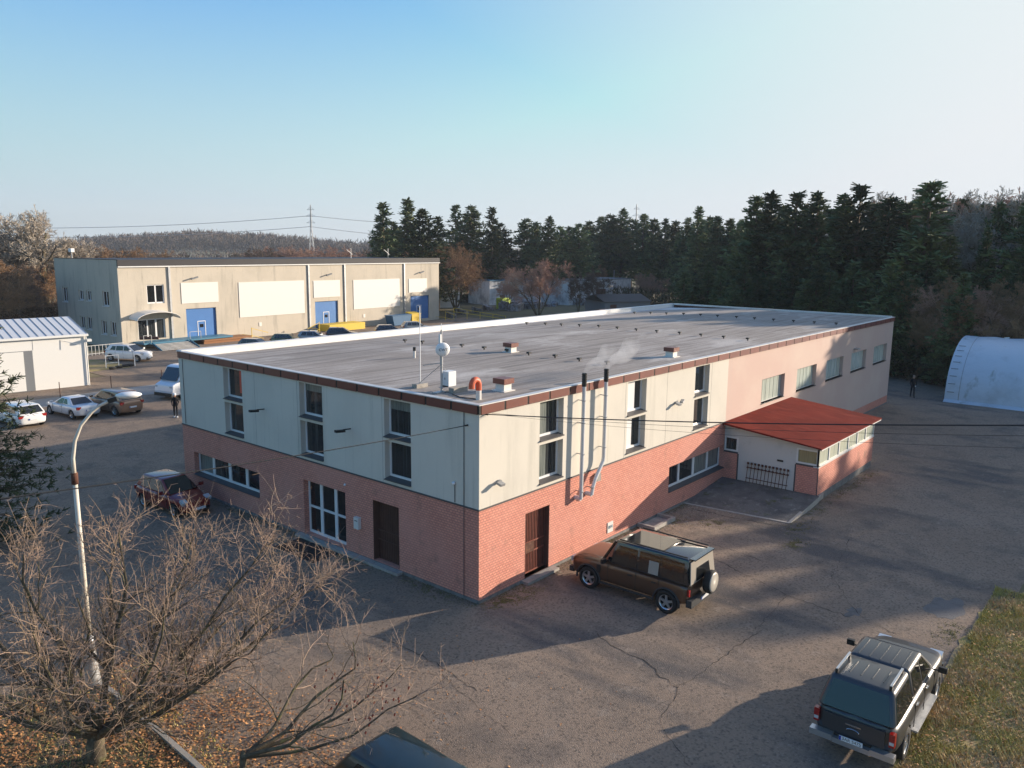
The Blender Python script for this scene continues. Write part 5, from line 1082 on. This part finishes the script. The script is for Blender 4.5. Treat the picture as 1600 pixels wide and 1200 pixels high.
hillwood()
# pylons
def pylon(u, v, D, wide, label, arms=3):
    q_ = far(u, v, D); r = empty('pylon', (q_.x, q_.y, 0), YAW, label, 'pylon'); H0 = q_.z; mb = MB(); w0 = wide
    W_at = lambda z: w0*(1-.82*min(1, z/(H0*.62))) if z < H0*.62 else w0*.18*(1-.6*(z-H0*.62)/(H0*.38))
    zs = [H0*k/10 for k in range(11)]
    for sx in (-1,1):
        for sy in (-1,1):
            mb.tube([(sx*W_at(z), sy*W_at(z), z) for z in zs], .17, 4)
    for a, b in zip(zs, zs[1:]):
        for s in (-1,1):
            mb.bar((-W_at(a), s*W_at(a), a), (W_at(b), s*W_at(b), b), .16); mb.bar((s*W_at(a), -W_at(a), a), (s*W_at(b), W_at(b), b), .16)
    mb.build('lattice', M['galv'], r)
    for k in range(arms):
        z = H0*(.70+.11*k); wdt = [2.6,3.0,2.2][k]; mb = MB(); mb.bar((0,-wdt,z),(0,wdt,z),.25).bar((0,-wdt,z),(0,0,z+1.6),.16).bar((0,wdt,z),(0,0,z+1.6),.16); mb.build('crossarm', M['galv'], r)
    return r
pylon(485, 320, 520, 1.9, 'lattice pylon over the wooded hill behind the warehouse roof', 3)
pylon(995, 319, 620, 2.2, 'faint lattice pylon just over the middle row of pines', 3)
for k, (va, vb2, vc) in enumerate(((352,337,345),(366,354,368))):
    A_ = far(-60, va+3, 600); B_ = far(485, vb2, 520); C_ = far(640, vc, 520)
    cable('power_line', A_, B_, 3, .14, 'power line left of the lattice pylon', 'galv')['group'] = 'power lines left of the pylon'
    cable('power_line', B_, far(760, vc+6, 560), 2, .14, 'power line right of the lattice pylon, running behind the pines', 'galv')['group'] = 'power lines right of the pylon'

# ------------------------------------------------------------ foreground bare trees
def fore(name, base, limbs, seed, tr, label, trunk_h, twr=.005, dens=1.):
    r_ = random.Random(seed); root = empty(name, base, 0, label, 'tree'); a = MB(); b = MB(); B0 = Vector(base)
    fork = Vector((.06, .05, trunk_h)); a.tube([(0,0,-.1),(.02,.03,trunk_h*.5),fork,fork+Vector((0,0,.12))], [tr*1.35,tr*1.05,tr*.95,tr*.5], 10)
    for (tx, ty, tz, rr_) in limbs:
        tgt = Vector((tx, ty, tz))-B0; st = fork+rv(r_, .05); L = (tgt-st).length; n = 9; pts = []; rs = []
        for i in range(n+1):
            f = i/n; p = st.lerp(tgt, f)+Vector((0,0,-.10*L*math.sin(math.pi*f)*.8)); p += Vector((noise.noise(p*.8+Vector((seed,rr_*50,0))), noise.noise(p*.8+Vector((9,seed,rr_*30))), noise.noise(p*.9+Vector((3,3,seed)))))*(.35 if L > 3.9 else .9)*f
            pts.append(p); rs.append(rr_*1.15*(1-.9*f)+.006)
        a.tube(pts, rs, 7, False)
        nsub = int(15*dens*L/4)
        for k in range(nsub):
            f = r_.uniform(.22, 1)**.8; x = f*n; i = min(n-1, int(x)); p = pts[i].lerp(pts[i+1], x-i); ax = (pts[i+1]-pts[i]).normalized(); side = ax.cross(rv(r_)).normalized()
            d = (ax*.75+side*r_.uniform(.5,1.1)+Vector((0,0,.25))).normalized(); sl = r_.uniform(.7,1.9)*(1.2-.5*f); sr = max(.008, rs[i]*.38)
            # secondary branch
            q_ = p.copy(); sp2 = [q_.copy()]; m_ = 6; dd2 = d.copy()
            for j in range(m_): dd2 = (dd2+rv(r_, .30)+Vector((0,0,.04))).normalized(); q_ = q_+dd2*sl/m_; sp2.append(q_.copy())
            (a if sr > .013 else b).tube(sp2, [sr*(1-.8*j/m_)+.003 for j in range(m_+1)], 4, False)
            for t in range(int(11*sl*dens)):
                g = r_.uniform(.1,1)*m_; j = min(m_-1, int(g)); p2 = sp2[j].lerp(sp2[j+1], g-j); ax2 = (sp2[j+1]-sp2[j]).normalized(); s2 = ax2.cross(rv(r_)).normalized()
                d3 = (ax2*.6+s2*r_.uniform(.5,1.2)+Vector((0,0,.12))).normalized(); l3 = r_.uniform(.25,1.0); w_ = p2.copy(); tp = [w_.copy()]
                for _j in range(3): d3 = (d3+rv(r_, .22)).normalized(); w_ = w_+d3*l3/3; tp.append(w_.copy())
                b.tube(tp, [twr*1.25, twr, twr*.8, twr*.55], 3, False)
                for _s in range(r_.randint(2,5)):                    # spurs
                    g3 = r_.uniform(.15,1)*3; jj = min(2, int(g3)); p3 = tp[jj].lerp(tp[jj+1], g3-jj); ax3 = (tp[jj+1]-tp[jj]).normalized()
                    d4 = (ax3*.5+ax3.cross(rv(r_)).normalized()).normalized(); b.tube([p3, p3+d4*r_.uniform(.06,.26)], [twr*.75, twr*.5], 3, False)
    a.build('trunk', M['bark'], root, True, fix=False); b.build('twigs', M['twig'], root, fix=False)
    return root
t1 = gp(150, 1190)
fore('bare_fruit_tree', (t1.x, t1.y, -.1), [(-12.6,2.0,5.0,.075),(-10.9,.9,5.3,.08),(-9.6,.0,5.0,.075),(-8.5,-.8,4.6,.08),(-7.7,-1.5,3.8,.07),(-10.2,2.8,4.8,.07),(-8.8,1.6,4.3,.06),(-13.8,3.4,4.5,.075),(-14.8,1.2,4.2,.075),(-13.5,-1.2,4.3,.07),(-15.0,3.6,3.0,.06),(-11.4,-2.0,4.2,.07),(-9.4,-2.4,3.4,.065),(-12.2,4.6,3.8,.06),(-6.9,-.9,3.2,.055),(-12.0,.6,3.9,.06),(-7.2,.6,3.5,.05)],
     5, .19, 'wide bare fruit tree in the lower left foreground, in front of the street lamp', .55, .0048, 1.0)
fore('bare_fruit_tree', (-10.2, -2.4, -.1), [(-7.4,-3.0,2.5,.045),(-6.7,-3.7,2.0,.04),(-7.4,-2.0,2.3,.04),(-8.3,-4.6,2.4,.04),(-6.7,-4.8,1.6,.035)],
     8, .08, 'smaller bare tree reaching right over the bottom of the photo, with dark berries', .8, .0045, .6)
r_ = random.Random(4); mb = MB()
for k in range(46):
    c = Vector((r_.uniform(-8.6,-7.0), r_.uniform(-4.6,-2.6), r_.uniform(1.2,2.2))); mb.obox(c, (.015,0,.01), (0,.015,0), (0,0,.02))
o = mb.build('berries', mat('dried_berry', (.14,.025,.015), .6)); sm = [x for x in COL.objects if x.name.startswith('bare_fruit_tree')][-1]; o.parent = sm; o.matrix_parent_inverse = Matrix.Translation(-sm.location); o['kind'] = 'stuff'

# ------------------------------------------------------------ ground cover
bed = [(-30,5.3),(-12.3,5.6),(-10.4,4.9),(-10.35,3.3),(-10.45,-.8),(-10.6,-6),(-11,-14),(-30,-14)]
sheet('planting_bed', bed, -.075, M['soil'], noise_edge=.12, seed=3)
mb = MB()
for a, b in (((-10.4,4.85),(-10.35,3.3)),((-10.35,3.3),(-10.45,-.8)),((-10.45,-.8),(-10.7,-7))): mb.bar((*a,-.06),(*b,-.06),.12,.14)
tag(mb.build('bed_kerb', M['concrete']), kind='structure')
def litter(name, n, fn, size, m_, seed, kind='stuff'):
    r_ = random.Random(seed); mb = MB()
    for _ in range(n):
        p = fn(r_)
        if p is None: continue
        x = rv(r_); x.z *= .35; x = x.normalized()*size*r_.uniform(.6,1.3); y = x.cross(Vector((r_.uniform(-.4,.4), r_.uniform(-.4,.4), 1))).normalized()*size*r_.uniform(.4,.8)
        o_ = len(mb.v); mb.v += [tuple(p-x), tuple(p-y), tuple(p+x), tuple(p+y)]; mb.f.append((o_,o_+1,o_+2,o_+3)); mb.m.append(0)
    return tag(mb.build(name, m_, fix=False), kind=kind)
def leafpos(r_):
    x = r_.uniform(-14,-7.2); y = r_.uniform(-6,5)
    dens = 1 if x < -9.2 else max(0, (-7.4-x)/1.8)
    dens *= .35+.9*max(0, noise.noise(Vector((x*.8, y*.8, 1)))+.35)
    if r_.random() > dens: return None
    return Vector((x, y, -.06+r_.random()*.05))
litter('fallen_leaves', 26000, leafpos, .045, M['leaf'], 1)
def strayleaf(r_): return Vector((r_.gauss(-7,2.5), r_.gauss(-1.5,2.5), -.085))
litter('stray_leaves', 500, strayleaf, .035, M['leaf'], 2)
verge = [(-8,-12.95),(-.2,-13.02),(3,-12.95),(5.6,-12.85),(6.6,-12.75),(8.2,-12.9),(10.4,-12.95),(13,-13.7),(20,-15.2),(32,-18),(62,-32),(62,-60),(-8,-60)]
sheet('grass_verge', verge, -.085, M['turf'], noise_edge=.3, seed=6)
def blades(name, n, fn, hgt, m_, seed):
    r_ = random.Random(seed); mb = MB()
    for _ in range(n):
        p = fn(r_)
        if p is None: continue
        h = hgt*r_.uniform(.5,1.3)*(.6+.9*max(0, noise.noise(p*.9)+.3)); l = Vector((r_.uniform(-1,1), r_.uniform(-1,1), 0)); s_ = Vector((-l.y, l.x, 0)).normalized()*.014
        o_ = len(mb.v); mb.v += [tuple(p-s_), tuple(p+s_), tuple(p+l*h*.8+Vector((0,0,h)))]; mb.f.append((o_,o_+1,o_+2)); mb.m.append(0)
    return tag(mb.build(name, m_, fix=False), kind='stuff')
def gpos(r_):
    x = r_.uniform(-2,13)**1; y = -12.95-r_.random()**1.4*4.5
    if noise.noise(Vector((x*.7, y*.7, 5))) < -.6: return None
    return Vector((x, y, -.09))
blades('grass', 42000, gpos, .11, M['grass'], 5)
def gpos2(r_): return Vector((r_.uniform(-14,-9.6), r_.uniform(-5,5.2), -.09)) if noise.noise(Vector((r_.random(),3,3))) > -2 else None
blades('bed_grass', 9000, gpos2, .09, M['grass'], 6)
litter('verge_leaves', 2600, lambda r_: Vector((r_.uniform(-2,12), -13.1-r_.random()*4, -.06+r_.random()*.05)), .04, M['leaf'], 8)
# moss and weeds along walls and cracks
def blob(cx, cy, rx, ry, seed, name='moss_patch', m_='moss', z=-.094):
    pts = []
    for k in range(26):
        a = 2*math.pi*k/26; f = .65+.55*noise.noise(Vector((math.cos(a)*1.6+seed, math.sin(a)*1.6, seed*.7))); pts.append((cx+rx*f*math.cos(a), cy+ry*f*math.sin(a)))
    return sheet(name, pts, z, M[m_])
def mosspos(spots):
    def f(r_):
        cx, cy, rx, ry = r_.choice(spots); x = cx+r_.gauss(0,rx*.5); y = cy+r_.gauss(0,ry*.5)
        return None if (y > -.05 and x > -.03) or noise.noise(Vector((x*3, y*3, 2))) < -.05 else Vector((x, y, -.092))
    return f
litter('moss', 15000, mosspos([(1.5,-.75,1.3,.55),(.6,-.45,.7,.35),(9.4,-.55,1.5,.5),(11.6,-1.0,1.4,.55),(12.6,-2.4,.6,.7),(14.4,-5.3,1.1,.55),(17,-5.15,1.6,.3),(21,-5.1,2.6,.35),(-.45,5.9,.5,1.4),(-.4,2.0,.35,1.6),(8.2,-12.5,1.0,.5),(24.5,-5.2,2,.4),(12.5,-6.0,.7,.4),(5.6,-.5,1.2,.3),(7.4,-.3,1,.25),(-.35,8,.25,3),(-.35,14,.25,4)]), .022, M['moss'], 14)
for i, (cx, cy, rx, ry) in enumerate([(7.7,-9.7,.55,.38),(10,-12.0,1.6,.8)]): blob(cx, cy, rx, ry, i+40, 'asphalt_patch', 'patch', -.0965+.0003*i)
litter('gravel', 900, lambda r_: Vector((r_.uniform(8,15), -.2-abs(r_.gauss(0,.8)), -.09)), .03, M['concrete'], 12)
# cracks in the asphalt, traced where they run on the ground
def crackline(pix, wdt, seed):
    r_ = random.Random(seed); P = [gp(*p) for p in pix]; pts = []
    for a, b in zip(P, P[1:]):
        n = max(2, int((b-a).length/.18))
        for k in range(n):
            q_ = a.lerp(b, k/n); nn = Vector((-(b-a).y, (b-a).x, 0)).normalized(); pts.append(q_+nn*r_.gauss(0,.035))
    pts.append(P[-1]); mb = MB()
    L = []; Rr = []
    for i, p in enumerate(pts):
        d = (pts[min(i+1,len(pts)-1)]-pts[max(i-1,0)]).normalized(); n = Vector((-d.y, d.x, 0))*wdt*1.05*r_.uniform(.15,1); L.append(p+n); Rr.append(p-n)
    z = -.0935
    for i in range(len(pts)-1): mb.quad((L[i].x,L[i].y,z),(Rr[i].x,Rr[i].y,z),(Rr[i+1].x,Rr[i+1].y,z),(L[i+1].x,L[i+1].y,z))
    return tag(mb.build('asphalt_crack', M['crack'], fix=False), kind='structure')
for i, (pix, w_) in enumerate([([(932,990),(962,1012),(1012,1035),(1032,1058),(1060,1075)],.02),([(1060,1075),(1110,1040),(1135,1022),(1190,985)],.014),([(565,990),(620,1005),(680,1035),(745,1080)],.014),([(1012,820),(1070,850),(1130,880),(1230,930),(1330,965)],.02),
    ([(1080,795),(1160,812),(1220,822)],.03),([(1100,845),(1180,872),(1260,905)],.014),([(600,1040),(690,1055),(800,1150)],.008),([(1230,930),(1180,985)],.012),([(1400,990),(1340,960),(1300,900),(1330,840)],.012),([(1060,1075),(1030,1130),(1080,1199)],.01)]): crackline(pix, w_, i)
q = gp(352, 742)
def dustpos(r_):
    if r_.random() < .5: return Vector((r_.uniform(-.1,18), -.06-abs(r_.gauss(0,.22)), -.093))
    return Vector((-.06-abs(r_.gauss(0,.2)), r_.uniform(-.1,19), -.093))
litter('wall_foot_dirt', 5200, dustpos, .03, M['soil'], 15)
# steam from the flues
def puff(a, b, r0, r1, name):
    m_ = bpy.data.materials.new('steam'); m_.use_nodes = True; t = m_.node_tree; N = t.nodes; N.remove(N['Principled BSDF']); v_ = N.new('ShaderNodeVolumePrincipled')
    v_.inputs['Color'].default_value = (.95,.95,.97,1); n_ = N.new('ShaderNodeTexNoise'); n_.inputs['Scale'].default_value = 2.6; n_.inputs['Detail'].default_value = 4
    tc = N.new('ShaderNodeTexCoord'); t.links.new(tc.outputs['Object'], n_.inputs['Vector']); mr = N.new('ShaderNodeMapRange'); mr.inputs[1].default_value = .30; mr.inputs[2].default_value = .85; mr.inputs[4].default_value = 1.0
    t.links.new(n_.outputs[0], mr.inputs[0]); t.links.new(mr.outputs[0], v_.inputs['Density']); t.links.new(v_.outputs[0], N['Material Output'].inputs['Volume'])
    a = Vector(a); b = Vector(b); n = 7
    o = MB().tube([a.lerp(b, k/n)+Vector((0,0,.12*math.sin(k))) for k in range(n+1)], [r0+(r1-r0)*(k/n)**.8 for k in range(n+1)], 10).build(name, m_, None, True)
    return tag(o, kind='stuff')
puff((5.46,-.26,7.10), (8.6,.75,7.5), .07, .36, 'steam'); puff((6.92,-.26,7.10), (10.6,.9,7.55), .07, .42, 'steam')

# ------------------------------------------------------------ haze
hm = bpy.data.materials.new('haze'); hm.use_nodes = True; t = hm.node_tree; t.nodes.remove(t.nodes['Principled BSDF']); v_ = t.nodes.new('ShaderNodeVolumePrincipled')
v_.inputs['Color'].default_value = (.80,.88,1,1); v_.inputs['Density'].default_value = .00019; t.links.new(v_.outputs[0], t.nodes['Material Output'].inputs['Volume'])
o = MB().box(-1600,1900,-1600,1900,-3,95).build('haze', hm); o['kind'] = 'stuff'
